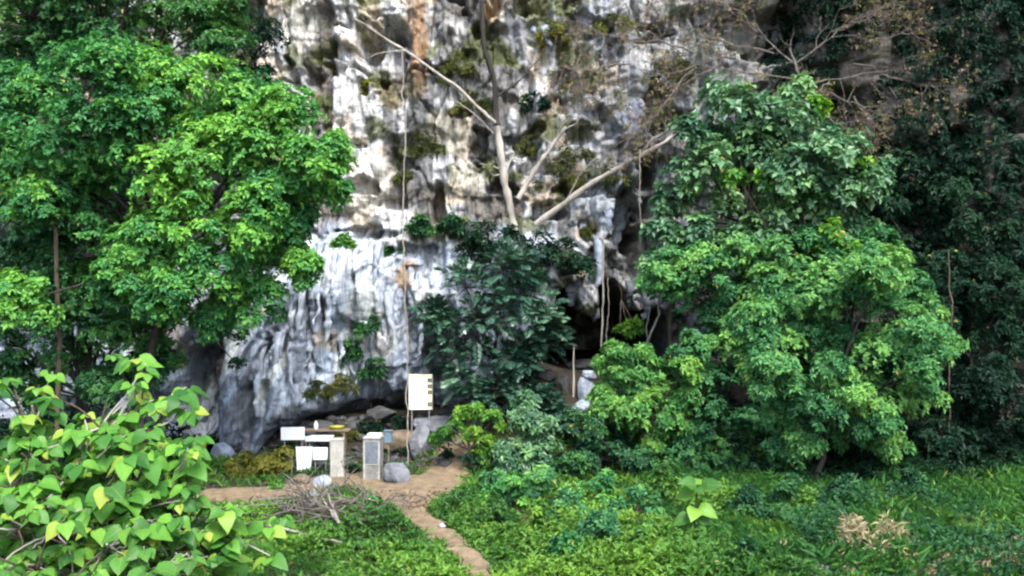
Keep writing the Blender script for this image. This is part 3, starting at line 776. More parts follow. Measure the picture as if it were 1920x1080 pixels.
# ---- small plants on the cliff face
CLIFFP = [  # px, py, r, material, label
    (790, 425, 26, 'deep', "small bright shrub left of the black slit in the cliff"), (845, 420, 22, 'deep', "small shrub right of the black slit in the cliff"),
    (985, 275, 32, 'mossy', "dark green tuft growing behind the pale trunk's fork"), (1000, 190, 22, 'shade', "dark hanging plant right of the dark upper trunk"),
    (885, 190, 34, 'mossy', "mossy shrub under the left branch of the pale trunk"), (860, 125, 32, 'mossy', "grey-green moss clump high on the cliff, right of the brown column"),
    (1050, 330, 36, 'mossy', "olive fern clump between the leaning log and the pale trunk"), (1080, 285, 28, 'mossy', "olive fern clump above the leaning log"),
    (1040, 60, 30, 'olive', "yellowish shrub at the top of the cliff, right of the dark trunk"), (1110, 430, 22, 'mossy', "fern tuft under the leaning log beside the white rock"),
    (690, 175, 26, 'olive', "olive tuft in the dark upper cavity"), (800, 275, 28, 'mossy', "olive moss clump on the ledge left of the pale trunk"),
    (690, 610, 22, 'deep', "small green shrub on the flowstone right of the tan plate"), (650, 660, 26, 'deep', "wispy plant under the tan plate on the flowstone"),
    (600, 730, 20, 'mossy', "olive tuft on the foot of the flowstone"), (640, 715, 22, 'mossy', "grey-green plant in the middle of the flowstone foot"),
    (730, 470, 20, 'deep', "small plant on the lip above the flowstone"), (640, 455, 18, 'lime', "bright sprig at the top left of the flowstone"),
    (620, 330, 0, 'deep', ""), (1178, 610, 22, 'lime', "yellow-green sprig hanging in the cave mouth"), (1300, 570, 40, 'shade', "dark plant at the right jamb of the cave"),
    (1150, 40, 34, 'mossy', "mossy growth at the top of the cliff, right of centre"), (1250, 130, 46, 'mossy', "mossy growth beneath the dry tree's lower twigs"),
    (1150, 330, 24, 'mossy', "small mossy tuft above the leaning log's upper end"), (1310, 650, 34, 'shade', "dark shrub just right of the cave mouth"),
    (540, 60, 0, 'mossy', ""), (760, 330, 16, 'mossy', "tiny moss tuft beside the hanging root"), (1230, 230, 40, 'mossy', "mossy fringe left of the climber tree's top"),
    (700, 690, 20, 'deep', "little green plant left of the hanging root, low on the cliff")]
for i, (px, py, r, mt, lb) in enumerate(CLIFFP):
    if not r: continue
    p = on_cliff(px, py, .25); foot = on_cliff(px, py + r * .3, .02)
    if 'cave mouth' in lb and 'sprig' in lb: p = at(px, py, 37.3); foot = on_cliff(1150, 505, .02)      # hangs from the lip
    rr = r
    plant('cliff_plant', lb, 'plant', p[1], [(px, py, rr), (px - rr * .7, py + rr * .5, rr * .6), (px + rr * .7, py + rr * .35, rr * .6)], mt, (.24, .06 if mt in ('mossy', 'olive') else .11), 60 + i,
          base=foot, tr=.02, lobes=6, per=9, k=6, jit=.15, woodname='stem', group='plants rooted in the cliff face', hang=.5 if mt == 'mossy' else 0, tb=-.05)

# creeper sheet over the rock at the far right and far left
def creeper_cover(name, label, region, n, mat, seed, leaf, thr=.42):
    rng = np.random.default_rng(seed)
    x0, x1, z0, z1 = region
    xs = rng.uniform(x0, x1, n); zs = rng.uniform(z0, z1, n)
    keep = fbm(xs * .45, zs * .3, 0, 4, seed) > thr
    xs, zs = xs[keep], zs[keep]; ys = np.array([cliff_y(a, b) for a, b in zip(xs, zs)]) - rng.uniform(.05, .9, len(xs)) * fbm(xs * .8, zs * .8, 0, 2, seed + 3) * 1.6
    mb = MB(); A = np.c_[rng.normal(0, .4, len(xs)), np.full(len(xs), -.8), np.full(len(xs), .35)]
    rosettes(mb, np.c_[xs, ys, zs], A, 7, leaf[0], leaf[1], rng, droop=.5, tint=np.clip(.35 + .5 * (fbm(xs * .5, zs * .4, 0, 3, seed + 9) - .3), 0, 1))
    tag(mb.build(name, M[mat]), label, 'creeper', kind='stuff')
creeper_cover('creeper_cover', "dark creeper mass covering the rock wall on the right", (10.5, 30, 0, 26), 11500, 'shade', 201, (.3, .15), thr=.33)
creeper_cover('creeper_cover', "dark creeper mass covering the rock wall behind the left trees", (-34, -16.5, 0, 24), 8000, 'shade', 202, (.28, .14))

# ------------------------------------------------------------------ bare and leaning trunks on the ledge
def branch_part(root, base, pts, r0, r1, mat, name='branch', sides=8, seed=0, wob=.05, n=10):
    rng = np.random.default_rng(seed); P = []
    for a, b in zip(pts[:-1], pts[1:]):
        w = wobble(a, b, n, wob, rng); P.append(w if len(P) == 0 else w[1:])
    P = np.concatenate(P); m = MB(); tube(m, P, np.linspace(r0, r1, len(P)) * (1 + .15 * rng.normal(size=len(P))), sides)
    for q in range(3 if wob else 0):
        j = rng.integers(len(P) // 2, len(P)); twigs(m, P[j], norm(P[-1] - P[0] + rng.normal(0, 1.2, 3)), rng.uniform(.5, 1.3), r1 * .45, 2, rng, .55)
    return m.build(name, M[mat], root, base, smooth=True)

def twigs(mb, p, d, L, r, depth, rng, spread=.6, leaves=None, lift=.02):
    n = 5; P = [np.array(p, float)]; d = np.array(d, float)
    for i in range(n):
        d = norm(d + rng.normal(0, .16, 3) + np.array([0, 0, lift])); P.append(P[-1] + d * L / n)
    tube(mb, P, np.linspace(r, r * .55, n + 1), 4 if r < .03 else 6, cap=False)
    if leaves is not None and depth <= 1: leaves.append(P[-1])
    if depth > 0:
        for _ in range(rng.integers(2, 4)):
            i = rng.integers(2, n + 1)
            dd = norm(d + rng.normal(0, spread, 3))
            twigs(mb, P[i], dd, L * rng.uniform(.5, .8), r * .58, depth - 1, rng, spread, leaves, lift)

b0 = on_cliff(965, 432, .5); Yt = b0[1]
bt = thing('bare_tree', "pale bare trunk standing on the ledge, dark toward its top", 'tree', b0)
fork = at(932, 235, Yt - .6)
branch_part(bt, b0, [b0, at(945, 340, Yt - .3), fork], .20, .15, 'bark_pale', 'trunk', seed=1)
branch_part(bt, b0, [fork, at(926, 150, Yt - .7), at(906, 80, Yt - .8), at(903, -60, Yt - .8)], .15, .09, 'bark_dark', 'branch', seed=2)
branch_part(bt, b0, [at(931, 232, Yt - .65), at(860, 165, Yt - 1.3), at(760, 95, Yt - 1.8), at(665, 35, Yt - 2.2)], .09, .03, 'bark_pale', 'branch', seed=3)
branch_part(bt, b0, [at(925, 250, Yt - .6), at(890, 215, Yt - 1.2), at(850, 185, Yt - 1.6)], .035, .012, 'bark_pale', 'branch', seed=4)
branch_part(bt, b0, [at(760, 95, Yt - 1.85), at(720, 98, Yt - 2.0), at(680, 110, Yt - 2.0)], .03, .01, 'bark_pale', 'branch', seed=5)
branch_part(bt, b0, [at(934, 180, Yt - .7), at(975, 150, Yt - .6), at(1015, 105, Yt - .4)], .06, .02, 'bark_dark', 'branch', seed=6)
b1 = on_cliff(972, 372, .5)
l2 = thing('leaning_tree', "pale trunk leaning right behind the bare trunk", 'tree', b1)
branch_part(l2, b1, [b1, at(1015, 300, b1[1] - .3), at(1062, 238, b1[1] - .5)], .14, .08, 'bark_pale', 'trunk', seed=7)
branch_part(l2, b1, [at(1045, 262, b1[1] - .45), at(1062, 275, b1[1] - .5), at(1040, 296, b1[1] - .5)], .035, .012, 'bark_pale', 'branch', seed=8)
branch_part(l2, b1, [at(1060, 240, b1[1] - .5), at(1082, 232, b1[1] - .6), at(1086, 200, b1[1] - .6)], .05, .02, 'bark_pale', 'branch', seed=9)
b2 = on_cliff(1005, 420, .5)
l3 = thing('leaning_log', "long pale log leaning to the right across the ledge", 'log', b2)
branch_part(l3, b2, [b2, at(1090, 358, b2[1] - 1.0), at(1185, 300, b2[1] - 1.9), at(1262, 255, b2[1] - 2.4)], .15, .08, 'bark_pale', 'trunk', seed=10)
branch_part(l3, b2, [at(1205, 290, b2[1] - 2.0), at(1235, 266, b2[1] - 2.2), at(1275, 250, b2[1] - 2.5)], .05, .02, 'bark_dark', 'branch', seed=11)
branch_part(l3, b2, [at(1060, 380, b2[1] - .7), at(1085, 330, b2[1] - .8), at(1130, 280, b2[1] - .9)], .03, .012, 'bark_pale', 'branch', seed=12)

# dry twiggy tree along the top right
rng = np.random.default_rng(77)
bd = on_cliff(1500, 330, .3)
dt = thing('dry_tree', "leafless dry tree with tangled grey twigs and withered brown leaves, top right", 'tree', bd)
Yd = bd[1] - 1.2
branch_part(dt, bd, [bd, at(1520, 240, Yd), at(1500, 150, Yd - .5), at(1480, 90, Yd - .7)], .10, .05, 'twig', 'trunk', seed=13)
tips = []
for i, (px, py, qx, qy, L) in enumerate([(1500, 150, 1300, 120, 2.6), (1500, 150, 1680, 130, 2.6), (1490, 120, 1380, 30, 2.4), (1490, 120, 1600, 40, 2.6), (1500, 170, 1640, 200, 2.2), (1380, 110, 1180, 150, 2.8),
                                         (1600, 120, 1740, 160, 2.2), (1450, 100, 1250, 40, 2.6), (1560, 60, 1660, 10, 2.2), (1520, 200, 1620, 260, 2.0), (1350, 120, 1230, 220, 2.2), (1180, 120, 1090, 130, 2.2), (1560, 160, 1480, 200, 1.6), (1650, 140, 1730, 240, 1.8), (1300, 100, 1120, 60, 2.4), (1300, 130, 1180, 260, 2.0), (1420, 60, 1330, -10, 2.2), (1620, 80, 1720, 60, 2.0), (1600, 180, 1700, 310, 1.8)]):
    a = at(px, py, Yd - .4); b = at(qx, qy, Yd - .9 + rng.normal(0, .3)); m = MB()
    P = wobble(a, b, 9, .3, rng); tube(m, P, np.linspace(.045, .016, 9), 6)
    for j in (3, 4, 5, 6, 7, 8, 8):
        twigs(m, P[j], norm((b - a) + rng.normal(0, 1.6, 3)), L * .55, .017, 3, rng, .65, tips, lift=-.01)
    m.build('branch', M['twig'], dt, bd)
tips = np.array(tips); sel = (rng.random(len(tips)) < .8)
m = MB(); rosettes(m, tips[sel], rng.normal(0, 1, (sel.sum(), 3)), 3, .14, .065, rng, droop=.6, tint=rng.uniform(0.1, .9, sel.sum()))
m.build('withered_leaves', M['dead'], dt, bd)
sel = rng.random(len(tips)) < .4
m = MB(); rosettes(m, tips[sel] + rng.normal(0, .15, (sel.sum(), 3)), rng.normal(0, 1, (sel.sum(), 3)), 4, .15, .06, rng, droop=.5, tint=rng.uniform(0.2, .9, sel.sum()))
m.build('olive_leaves', M['mossy'], dt, bd)

# hanging roots and vines
def vine(label, pts, r, seed, mat='vine', amp=.05, name='hanging_vine'):
    rng = np.random.default_rng(seed); P = []
    for a, b in zip(pts[:-1], pts[1:]):
        w = wobble(a, b, 14, amp, rng); P.append(w if len(P) == 0 else w[1:])
    P = np.concatenate(P); m = MB(); tube(m, P, r, 6)
    o = m.build(name, M[mat], None, P[-1], smooth=True); o.location = tuple(P[-1])
    return tag(o, label, 'vine', 'roots and vines hanging down the cliff')
vine("long pale root hanging down the middle of the cliff past the sign", [at(755, 90, 37.5), at(761, 220, 37.2), at(756, 380, 36.9), at(760, 520, 36.4), at(765, 700, 36.0), at(767, 880, 35.2)], .026, 1, 'vine', .12)
vine("grey vine hanging at the cave mouth's centre", [at(1133, 440, 37.6), at(1131, 560, 37.6), at(1127, 650, 37.6)], .04, 2)
vine("thin vine hanging right beside the grey one at the cave mouth", [at(1140, 520, 37.8), at(1139, 600, 37.8), at(1138, 655, 37.8)], .02, 3)
vine("thin vine hanging from the leaning log's tip", [at(1200, 280, 36.8), at(1199, 380, 36.8), at(1200, 465, 36.8)], .022, 4)
vine("crooked pale stem in the cave mouth's right half", [at(1208, 705, 36.5), at(1214, 640, 36.5), at(1236, 590, 36.5), at(1238, 540, 36.5)], .05, 5)
vine("thin stem beside the crooked one, splitting left", [at(1214, 650, 36.6), at(1212, 610, 36.6), at(1218, 575, 36.6)], .03, 6)
vine("mossy brown trunk-like root at the cave's right jamb", [at(1256, 700, 36.2), at(1256, 620, 36.2), at(1264, 540, 36.3)], .12, 7, 'bark_brown')
for i, (px, t) in enumerate(((1778, 470),)):
    vine(["long dark vine hanging beside the dome tree in the right-hand wood", "dark vine nearest the right picture edge in the wood", "short dark vine below the drooping teal crown"][i],
         [at(px, t, 33.9), at(px + 4, 620 + 40 * i, 33.9), at(px - 3, 880, 33.4)], .03, 20 + i, 'bark_brown', .08)

# ------------------------------------------------------------------ gate posts, signs and rocks at the path's end
def post(label, px0, px1, py0, py1, plaque, rz=0.0):
    b = gnd((px0 + px1) / 2, py1); Yp = b[1]; w = (px1 - px0) / FPX * Yp; h = (py1 - py0) / FPX * Yp
    r = thing('gate_post', label, 'gate post', b, 'pair of concrete gate posts'); r.rotation_euler[2] = rz
    m = MB(); box(m, (0, 0, h / 2 - .1), (w, w * .8, h + .1), bev=.02); m.build('shaft', M['concrete_grey' if plaque else 'concrete'], r)
    m = MB(); box(m, (0, 0, h - .025), (w * 1.06, w * .9, .06), bev=.012); cap = m.build('cap', M['concrete'], r)
    if plaque:
        m = MB(); box(m, (0, -w * .4 - .006, h * .66), (w * .74, .03, h * .50), bev=.006); m.build('plaque', M['plaque'], r)
        m = MB(); box(m, (0, -w * .4 - .008, h * .385), (w * .76, .034, .03), bev=.004); m.build('ledge', M['concrete'], r)
        for s in (-1, 1):
            m = MB(); box(m, (s * w * .44, -w * .4 - .010, h * .5 - .03), (w * .11, .045, h * .86), bev=.006); m.build('border', M['concrete'], r)
        m = MB(); box(m, (.05, 0, h + .06), (w * .8, w * .5, .1), bev=.02); m.build('coping', M['white'], r)
    return r, b, w, h
post("plain pale concrete gate post left of the path", 620, 645, 822, 896, False, .12)
post("concrete gate post right of the path with a dark slate plaque", 684, 716, 818, 900, True, -.1)

def board(name, label, px0, px1, py0, py1, Yb, mat, tilt=0.0, rz=0.0, legs=True, skew=0.0, group='white notice boards by the gate', cat='sign', leg_to=None):
    c = at((px0 + px1) / 2, (py0 + py1) / 2, Yb); w = (px1 - px0) / FPX * Yb; h = (py1 - py0) / FPX * Yb
    g = float(terrain(c[0], c[1])) - .05
    base = np.array([c[0], c[1], g]); r = thing(name, label, cat, base, group); r.rotation_euler[2] = rz
    m = MB(); box(m, (0, 0, 0), (w, .035, h), bev=.006)
    if skew: 
        m.v[-1][:, 0] *= 1 + skew * m.v[-1][:, 2] / h
    o = m.build('panel', M[mat], r); o.location = (0, 0, c[2] - g); o.rotation_euler[0] = tilt
    if legs:
        for s in (-1, 1):
            m = MB(); box(m, (s * w * .36, .045, (c[2] - g) / 2 + .02), (.045, .045, c[2] - g + .04), bev=.006); m.build('leg', M['metal'], r)
    return r, o, w, h
board('notice_board', "blank white landscape notice board, left of the gate posts", 527, 571, 801, 825, 35.0, 'white', rz=.05)
board('notice_board', "tall white board narrowing downward beside the left gate post", 556, 584, 838, 888, 33.9, 'white', tilt=-.1, skew=.3)
board('notice_board', "small bluish white board touching the left gate post", 587, 614, 839, 862, 33.8, 'bluewhite', tilt=-.12)
board('notice_board', "tiny grey-white board between the blank board and the table", 572, 583, 818, 828, 35.2, 'bluewhite')
r, o, w, h = board('information_sign', "tall white information sign with a cream heading and a strip of pictures", 766, 811, 702, 768, 36.6, 'white', rz=.06, group=None)
m = MB(); box(m, (0, -.022, h * .45), (w * .98, .012, h * .085)); m.build('heading', M['cream'], o)
for k in range(5):
    m = MB(); box(m, (w * .38, -.022, h * (.33 - .17 * k)), (w * .19, .012, h * .12)); m.build('picture', M['photo'] if k % 2 == 0 or k == 1 else M['cream'], o)
    m = MB(); box(m, (w * .38, -.021, h * (.245 - .17 * k)), (w * .19, .008, h * .045)); m.build('caption', M['cream'], o)
for sx in (-1, 1):
    m = MB(); box(m, (sx * w * .49, -.004, 0), (w * .035, .05, h * 1.0), bev=.004); m.build('frame', M['metal'], o)
    for sz in (-1, 1):
        m = MB(); tube(m, [(sx * w * .44, -.017, sz * h * .46), (sx * w * .44, -.028, sz * h * .46)], .02, 8); m.build('bolt', M['metal'], o)
for k in range(7):
    m = MB(); box(m, (-w * .12, -.0185, h * (.34 - .09 * k)), (w * .62, .003, h * .012)); m.build('rule', M['bluewhite'], o)
# trestle table with blue-white top
b = at(602, 825, 35.3); g = float(terrain(b[0], b[1])) - .03; w = 44 / FPX * 35.3; zt = b[2] + .12 - g
r = thing('trestle_table', "small table with a bluish white top behind the left gate post", 'table', (b[0], b[1], g))
m = MB(); box(m, (0, 0, zt), (w, .6, .05), bev=.01); m.build('top', M['bluewhite'], r)
m = MB(); box(m, (0, -.305, zt - .06), (w, .02, .12), bev=.004); m.build('apron', M['bluewhite'], r)
for sx in (-1, 1):
    for sy in (-1, 1):
        m = MB(); box(m, (sx * w * .44, sy * .24, zt / 2 - .03), (.05, .05, zt - .03), bev=.006); m.build('leg', M['metal'], r)
# plank shelf with a yellow tray and a white jug on it
b = at(608, 806, 36.2); g = float(terrain(b[0], b[1])) - .03
r = thing('plank_bench', "weathered plank bench behind the notice boards", 'bench', (b[0], b[1], g)); zt = b[2] - g
for k in range(3):
    m = MB(); box(m, (0, -.2 + .2 * k, zt), (2.1, .185, .05), bev=.008); m.build('plank', M['wood'], r)
for sx in (-1, 1):
    m = MB(); box(m, (sx * .85, 0, zt / 2 - .02), (.08, .5, zt - .02), bev=.01); m.build('leg', M['wood'], r)
ztop = g + zt + .026
p = at(631, 800, 36.15); m = MB(); a = np.linspace(0, 2 * np.pi, 14, endpoint=False)
prof = [(.20, 0), (.29, .10), (.31, .13), (.27, .12), (.18, .04)]
V = np.array([[rr * 1.05 * np.cos(t), rr * .8 * np.sin(t), zz] for rr, zz in prof for t in a]); F = [[i * 14 + j, i * 14 + (j + 1) % 14, i * 14 + 14 + (j + 1) % 14, i * 14 + 14 + j] for i in range(4) for j in range(14)]
m.add(V, F); kk = np.arange(1, 13); m.add(V[56:], np.stack([0 * kk, kk, kk + 1], -1))
o = m.build('yellow_basin', M['yellow'], smooth=True); o.location = (p[0], b[1], ztop); tag(o, "yellow plastic basin on the plank bench", 'basin')
p = at(592, 797, 36.15); m = MB(); prof = [(.07, 0), (.09, .05), (.09, .2), (.05, .27), (.045, .33), (.05, .34)]
V = np.array([[rr * np.cos(t), rr * np.sin(t), zz] for rr, zz in prof for t in a]); F = [[i * 14 + j, i * 14 + (j + 1) % 14, i * 14 + 14 + (j + 1) % 14, i * 14 + 14 + j] for i in range(5) for j in range(14)]
m.add(V, F); m.add(V[70:], np.stack([0 * kk, kk, kk + 1], -1)); o = m.build('jug', M['white'], smooth=True); o.location = (p[0], b[1], ztop); tag(o, "small white jug standing on the plank bench", 'jug')
# blue box on a stake, right of the plaque post
b = at(728, 819, 34.6); g = float(terrain(b[0], b[1])) - .05
r = thing('stake_box', "small faded blue box on a stake right of the plaque post", 'box', (b[0], b[1], g), None)
m = MB(); box(m, (0, 0, b[2] - g), (.3, .22, .46), bev=.02); m.build('case', M['blue'], r)
m = MB(); box(m, (0, -.02, b[2] - g + .245), (.34, .27, .03), bev=.008); m.build('lid', M['blue'], r)
m = MB(); tube(m, [(0, 0, 0), (0.01, 0, (b[2] - g) * .5), (0, 0, b[2] - g - .2)], .025, 6); m.build('stake', M['wood'], r)

def grock(label, px, py, rx, rz_, seed, mat, ry=None, name='rock', cat='rock', **k):
    """rock whose foot stands on the ground at px, py"""
    p = gnd(px, py); s = p[1] / FPX
    return rock(name, label, (p[0], p[1] + rx * s * .5, p[2] + rz_ * s * .62), (rx * s, (ry or rx) * s, rz_ * s), seed, mat, cat=cat, **k)
grock("rounded grey boulder beside the path, just right of the plaque post", 742, 908, 27, 26, 3, 'greyrock', name='boulder', cat='boulder', amp=.18)
grock("pale broken rock at the foot of the left gate post", 600, 915, 20, 14, 4, 'palerock')
grock("tan rock left of the pale broken rock by the gate", 562, 912, 20, 12, 5, 'tanrock')
grock("low dark rock in the scrub under the tan rock", 585, 935, 14, 10, 6, 'greyrock')
grock("small white stone on the right edge of the path", 828, 992, 8, 6, 7, 'palerock', sub=3)
grock("flat grey slab at the bottom edge of the picture", 1530, 1078, 52, 10, 8, 'greyrock', name='slab', cat='rock')
p = at(815, 790, 36.9); rock('ledge_rock', "flat-topped blue-grey rock ledge right of the information sign", (p[0] + .1, p[1], p[2] - .25), (1.1, .8, .5), 9, 'greyrock', amp=.25)
p = at(738, 825, 36.5); rock('ledge_rock', "dark brown rock bank behind the blue box", (p[0], p[1], p[2] - .1), (1.2, .7, .55), 10, 'tanrock', amp=.25)
p = at(785, 830, 36.0); rock('ledge_rock', "dark upright rock under the information sign", (p[0], p[1], p[2]), (.5, .5, .75), 11, 'greyrock', amp=.25)
for i, (px, py, rx, rz_, mt, lb) in enumerate([
    (1103, 762, 20, 36, 'palerock', "white upright rock in front of the cave"), (1056, 735, 18, 20, 'darkrock', "dark rock left of the white upright rock"), (1105, 692, 44, 12, 'darkrock', "dark flat slab at the cave's sill"),
    (1025, 715, 20, 14, 'darkrock', "dark rock under the pinnate leaves at the cave's sill"), (1090, 775, 22, 16, 'palerock', "low pale rock at the white upright rock's foot")]):
    p = gnd(px, py); s_ = p[1] / FPX
    rock('cave_rock', lb, (p[0], p[1] + .2, p[2] + rz_ * s_ * .6), (rx * s_, rx * s_ * .8, rz_ * s_), 40 + i, mt, cat='rock', group='rocks at the cave mouth', amp=.3)
    if i == 0:
        rock('cave_rock', "white capstone lying on the white upright rock", (p[0] + .05, p[1] + .2, p[2] + rz_ * s_ * 1.62), (.36, .28, .2), 47, 'palerock', cat='rock', group='rocks at the cave mouth', amp=.3)
for i, (px, py, rx, rz_, lb) in enumerate([(420, 850, 26, 22, "blue-grey rock at the buttress foot, behind the foreground leaves"), (405, 865, 18, 14, "pale rock lowest at the buttress foot"), (465, 845, 22, 16, "grey rock under the tip of the buttress"),
                                          (660, 800, 34, 12, "dark block under the flowstone overhang"), (600, 800, 26, 14, "dark squat rock behind the plank bench"), (715, 775, 30, 14, "dark ledge stone left of the information sign"), (505, 860, 30, 10, "flat dark stone behind the golden hedge")]):
    p = at(px, py, 36.8 + .8 * (i > 2)); s = p[1] / FPX
    rock('cliff_foot_rock', lb, p, (rx * s, rx * s * .8, rz_ * s), 50 + i, 'palerock' if i < 2 else 'darkrock' if i > 2 else 'greyrock', group='rocks at the cliff foot', amp=.3)
rng = np.random.default_rng(800); import bmesh
bm_ = bmesh.new(); bmesh.ops.create_icosphere(bm_, subdivisions=1, radius=1); IV = np.array([v.co for v in bm_.verts]); IF = np.array([[v.index for v in f.verts] for f in bm_.faces]); bm_.free()
mb = MB()
for _ in range(1100):
    a, b = rng.uniform(-10.5, -1.5), rng.uniform(34.2, 39.0)
    if rng.random() < .35: a, b = rng.uniform(-11, -1), rng.uniform(25, 34)
    r = rng.gamma(2, .05) + .02
    if b < 34.2: r = min(r, .07)
    V = IV * (1 + rng.normal(0, .16, (len(IV), 1))) * np.array([1, 1, .65]) * r; t = rng.uniform(0, 6.28); c_, s_ = math.cos(t), math.sin(t)
    mb.add(V @ np.array([[c_, -s_, 0], [s_, c_, 0], [0, 0, 1]]) + np.array([a, b, float(terrain(a, b)) + r * .2]), IF)
tag(mb.build('rubble', M['darkrock']), "loose stones strewn over the earth bank below the cliff", 'rubble', kind='stuff')
# thin post in front of the cave
b = gnd(1075, 745) + np.array([0, 0, .8]); m = MB(); tube(m, [(0, 0, -.9), (.02, 0, 0), (0.0, 0, .7), (.03, 0, 1.4)], [.05, .045, .035, .015], 7)
o = m.build('broken_stake', M['bark_pale'], smooth=True); o.location = tuple(b); tag(o, "thin pale broken stake standing before the cave", 'stake')
# litter
p = gnd(700, 943); m = MB(); rr = np.random.default_rng(5)
o = rock('plastic_bag', "crumpled white plastic bag at the edge of the path", (p[0], p[1], p[2] + .1), (.2, .15, .16), 71, 'litter', cat='bag', amp=.6, sub=3)

# ------------------------------------------------------------------ low planting near the gate
for i, (lb, cl) in enumerate([("golden-olive hedge bush, left one of the pair beside the signs", [(455, 868, 26), (472, 882, 24), (442, 882, 22)]), ("golden-olive hedge bush, right one of the pair beside the signs", [(502, 868, 26), (528, 862, 24), (520, 880, 24), (490, 882, 22)])]):
    plant('hedge_bush', lb, 'bush', 33.0, cl, 'olive', (.15, .06), 90 + i, tr=.03, lobes=9, per=20, k=6, jit=.15, group='hedge bushes beside the signs', woodname='stem', tb=.05)
for i, (px, py, r, mt, lb) in enumerate([(518, 912, 13, 'lime', "small bright sprig on the bare earth left of the gate"), (697, 938, 13, 'fresh', "small green weed next to the white bag"), (660, 880, 14, 'shade', "dark weed between the two gate posts"), (786, 850, 18, 'mossy', "mossy weed at the foot of the dirt bank"),
                                         (690, 885, 12, 'mossy', "weed hugging the plaque post's foot"), (830, 850, 20, 'shade', "dark weed below the golden bush's left side")]):
    p = gnd(px, py + r * .6)
    plant('weed', lb, 'weed', p[1], [(px, py, r), (px + r * .6, py + r * .4, r * .6)], mt, (.16, .08), 110 + i, base=p, tr=.015, lobes=5, per=7, k=6, jit=.05, group='weeds by the gate', woodname='stem')

for i, (px, py, r, mt, lb) in enumerate([(690, 800, 20, 'shade', "dark fern tuft on the bank under the overhang's middle"), (735, 790, 22, 'shade', "dark fern tuft on the bank left of the hanging root"), (650, 812, 16, 'mossy', "olive tuft on the bank right above the left gate post"),
                                         (545, 838, 18, 'shade', "dark tuft under the blank white notice board"), (760, 840, 20, 'shade', "dark fern on the bank behind the boulder")]):
    p = gnd(px, py + r * .7)
    plant('bank_fern', lb, 'fern', p[1], [(px, py, r), (px + r * .8, py + r * .4, r * .6), (px - r * .8, py + r * .4, r * .6)], mt, (.2, .05), 710 + i, base=p, tr=.015, lobes=7, per=9, k=6, jit=.1, group='ferns on the bank behind the gate', woodname='stem', tb=.12)
# brush pile of cut grey branches
rng = np.random.default_rng(300)
pc = gnd(612, 972)
bp = thing('brush_pile', "heap of cut grey branches left of the path", 'brush pile', pc)
for i in range(46):
    a = pc + np.array([rng.normal(0, 1.15), rng.normal(0, .9), 0]); a[2] = float(terrain(a[0], a[1])) + rng.uniform(.05, .55)
    ang = rng.uniform(0, 6.28); L = rng.uniform(.8, 2.2); d = np.array([math.cos(ang), math.sin(ang), rng.uniform(-.15, .3)])
    m = MB(); twigs(m, a - d * L * .5, d, L, rng.uniform(.02, .045), 2 if i % 2 else 1, rng, .5, lift=0)
    m.build('branch', M['twig'], bp, pc)
for i, (lb, pts) in enumerate([("long fallen grey branch in the weeds below the brush pile", [(500, 1010), (560, 1022), (640, 1042)]), ("pale forked stick sticking up from the brush pile", [(635, 1015), (612, 985), (600, 960)]), ("pale stick leaning against the brush pile's right side", [(632, 1010), (622, 980), (612, 950)])]):
    P = [gnd(*q) + np.array([0, 0, .35 + .2 * (i > 0)]) for q in pts]; m = MB(); tube(m, np.concatenate([wobble(P[0], P[1], 6, .06, rng), wobble(P[1], P[2], 6, .06, rng)[1:]]), np.linspace(.05, .025, 11), 6)
    o = m.build('fallen_branch', M['vine'], None, P[0], smooth=True); o.location = tuple(P[0]); tag(o, lb, 'branch')

# ------------------------------------------------------------------ ground cover
def cover(name, label, n, region, mat, leaf, seed, hmax, thr, k=5, cat='ground cover', excl=.05, cond=None, tint0=.5):
    rng = np.random.default_rng(seed); x0, x1, y0, y1 = region
    xs = rng.uniform(x0, x1, n); ys = rng.uniform(y0, y1, n)
    f = fbm(xs * .5, ys * .5, 0, 4, seed); keep = (f > thr) & (dirt_mask(xs, ys) < -excl + .0)
    if cond is not None: keep &= cond(xs, ys)
    xs, ys, f = xs[keep], ys[keep], f[keep]
    h = hmax * sstep(thr, thr + .28, f) * rng.uniform(.15, 1, len(xs)) * sstep(0, -.8, dirt_mask(xs, ys)) + .03
    h = h * (.35 + 1.5 * sstep(.42, .62, fbm(xs * .28 + 3, ys * .28, 0, 3, seed + 31))); P = np.c_[xs, ys, terrain(xs, ys) + h]; A = np.c_[rng.normal(0, .5, len(xs)), rng.normal(0, .5, len(xs)), np.full(len(xs), 1.0)]
    mb = MB(); rosettes(mb, P, A, k, leaf[0], leaf[1], rng, spread=(.5, 1.4), tint=np.clip(tint0 + 1.1 * (fbm(xs * .35, ys * .35, 0, 3, seed + 4) - .5) + rng.normal(0, .08, len(xs)), 0, 1))
    return tag(mb.build(name, M[mat]), label, cat, kind='stuff')
cover('weed_cover', "low leafy weeds carpeting the ground right of the path", 17000, (-3, 9.5, 20, 36), 'meadow', (.15, .075), 400, .34, .34)
cover('weed_cover', "leafy weeds on the far right of the clearing, coloured dark for tree shade", 11000, (7.5, 24, 20, 35), 'deep', (.16, .075), 406, .36, .34, tint0=.5)  # darker leaf colour stands in for shade from the right-hand trees
cover('weed_cover', "leafy weeds carpeting the ground left of the path", 11000, (-14, -1, 19.5, 29.8), 'meadow', (.15, .075), 401, .36, .36,
      cond=lambda a, b: ~((np.hypot((a - pc[0]) / 1.7, (b - pc[1]) / 1.2) < 1)))
cover('grass_cover', "short grass spreading over the clearing", 10000, (-14, 24, 19, 36), 'meadow', (.28, .024), 402, .12, .28, k=6, excl=-.12)
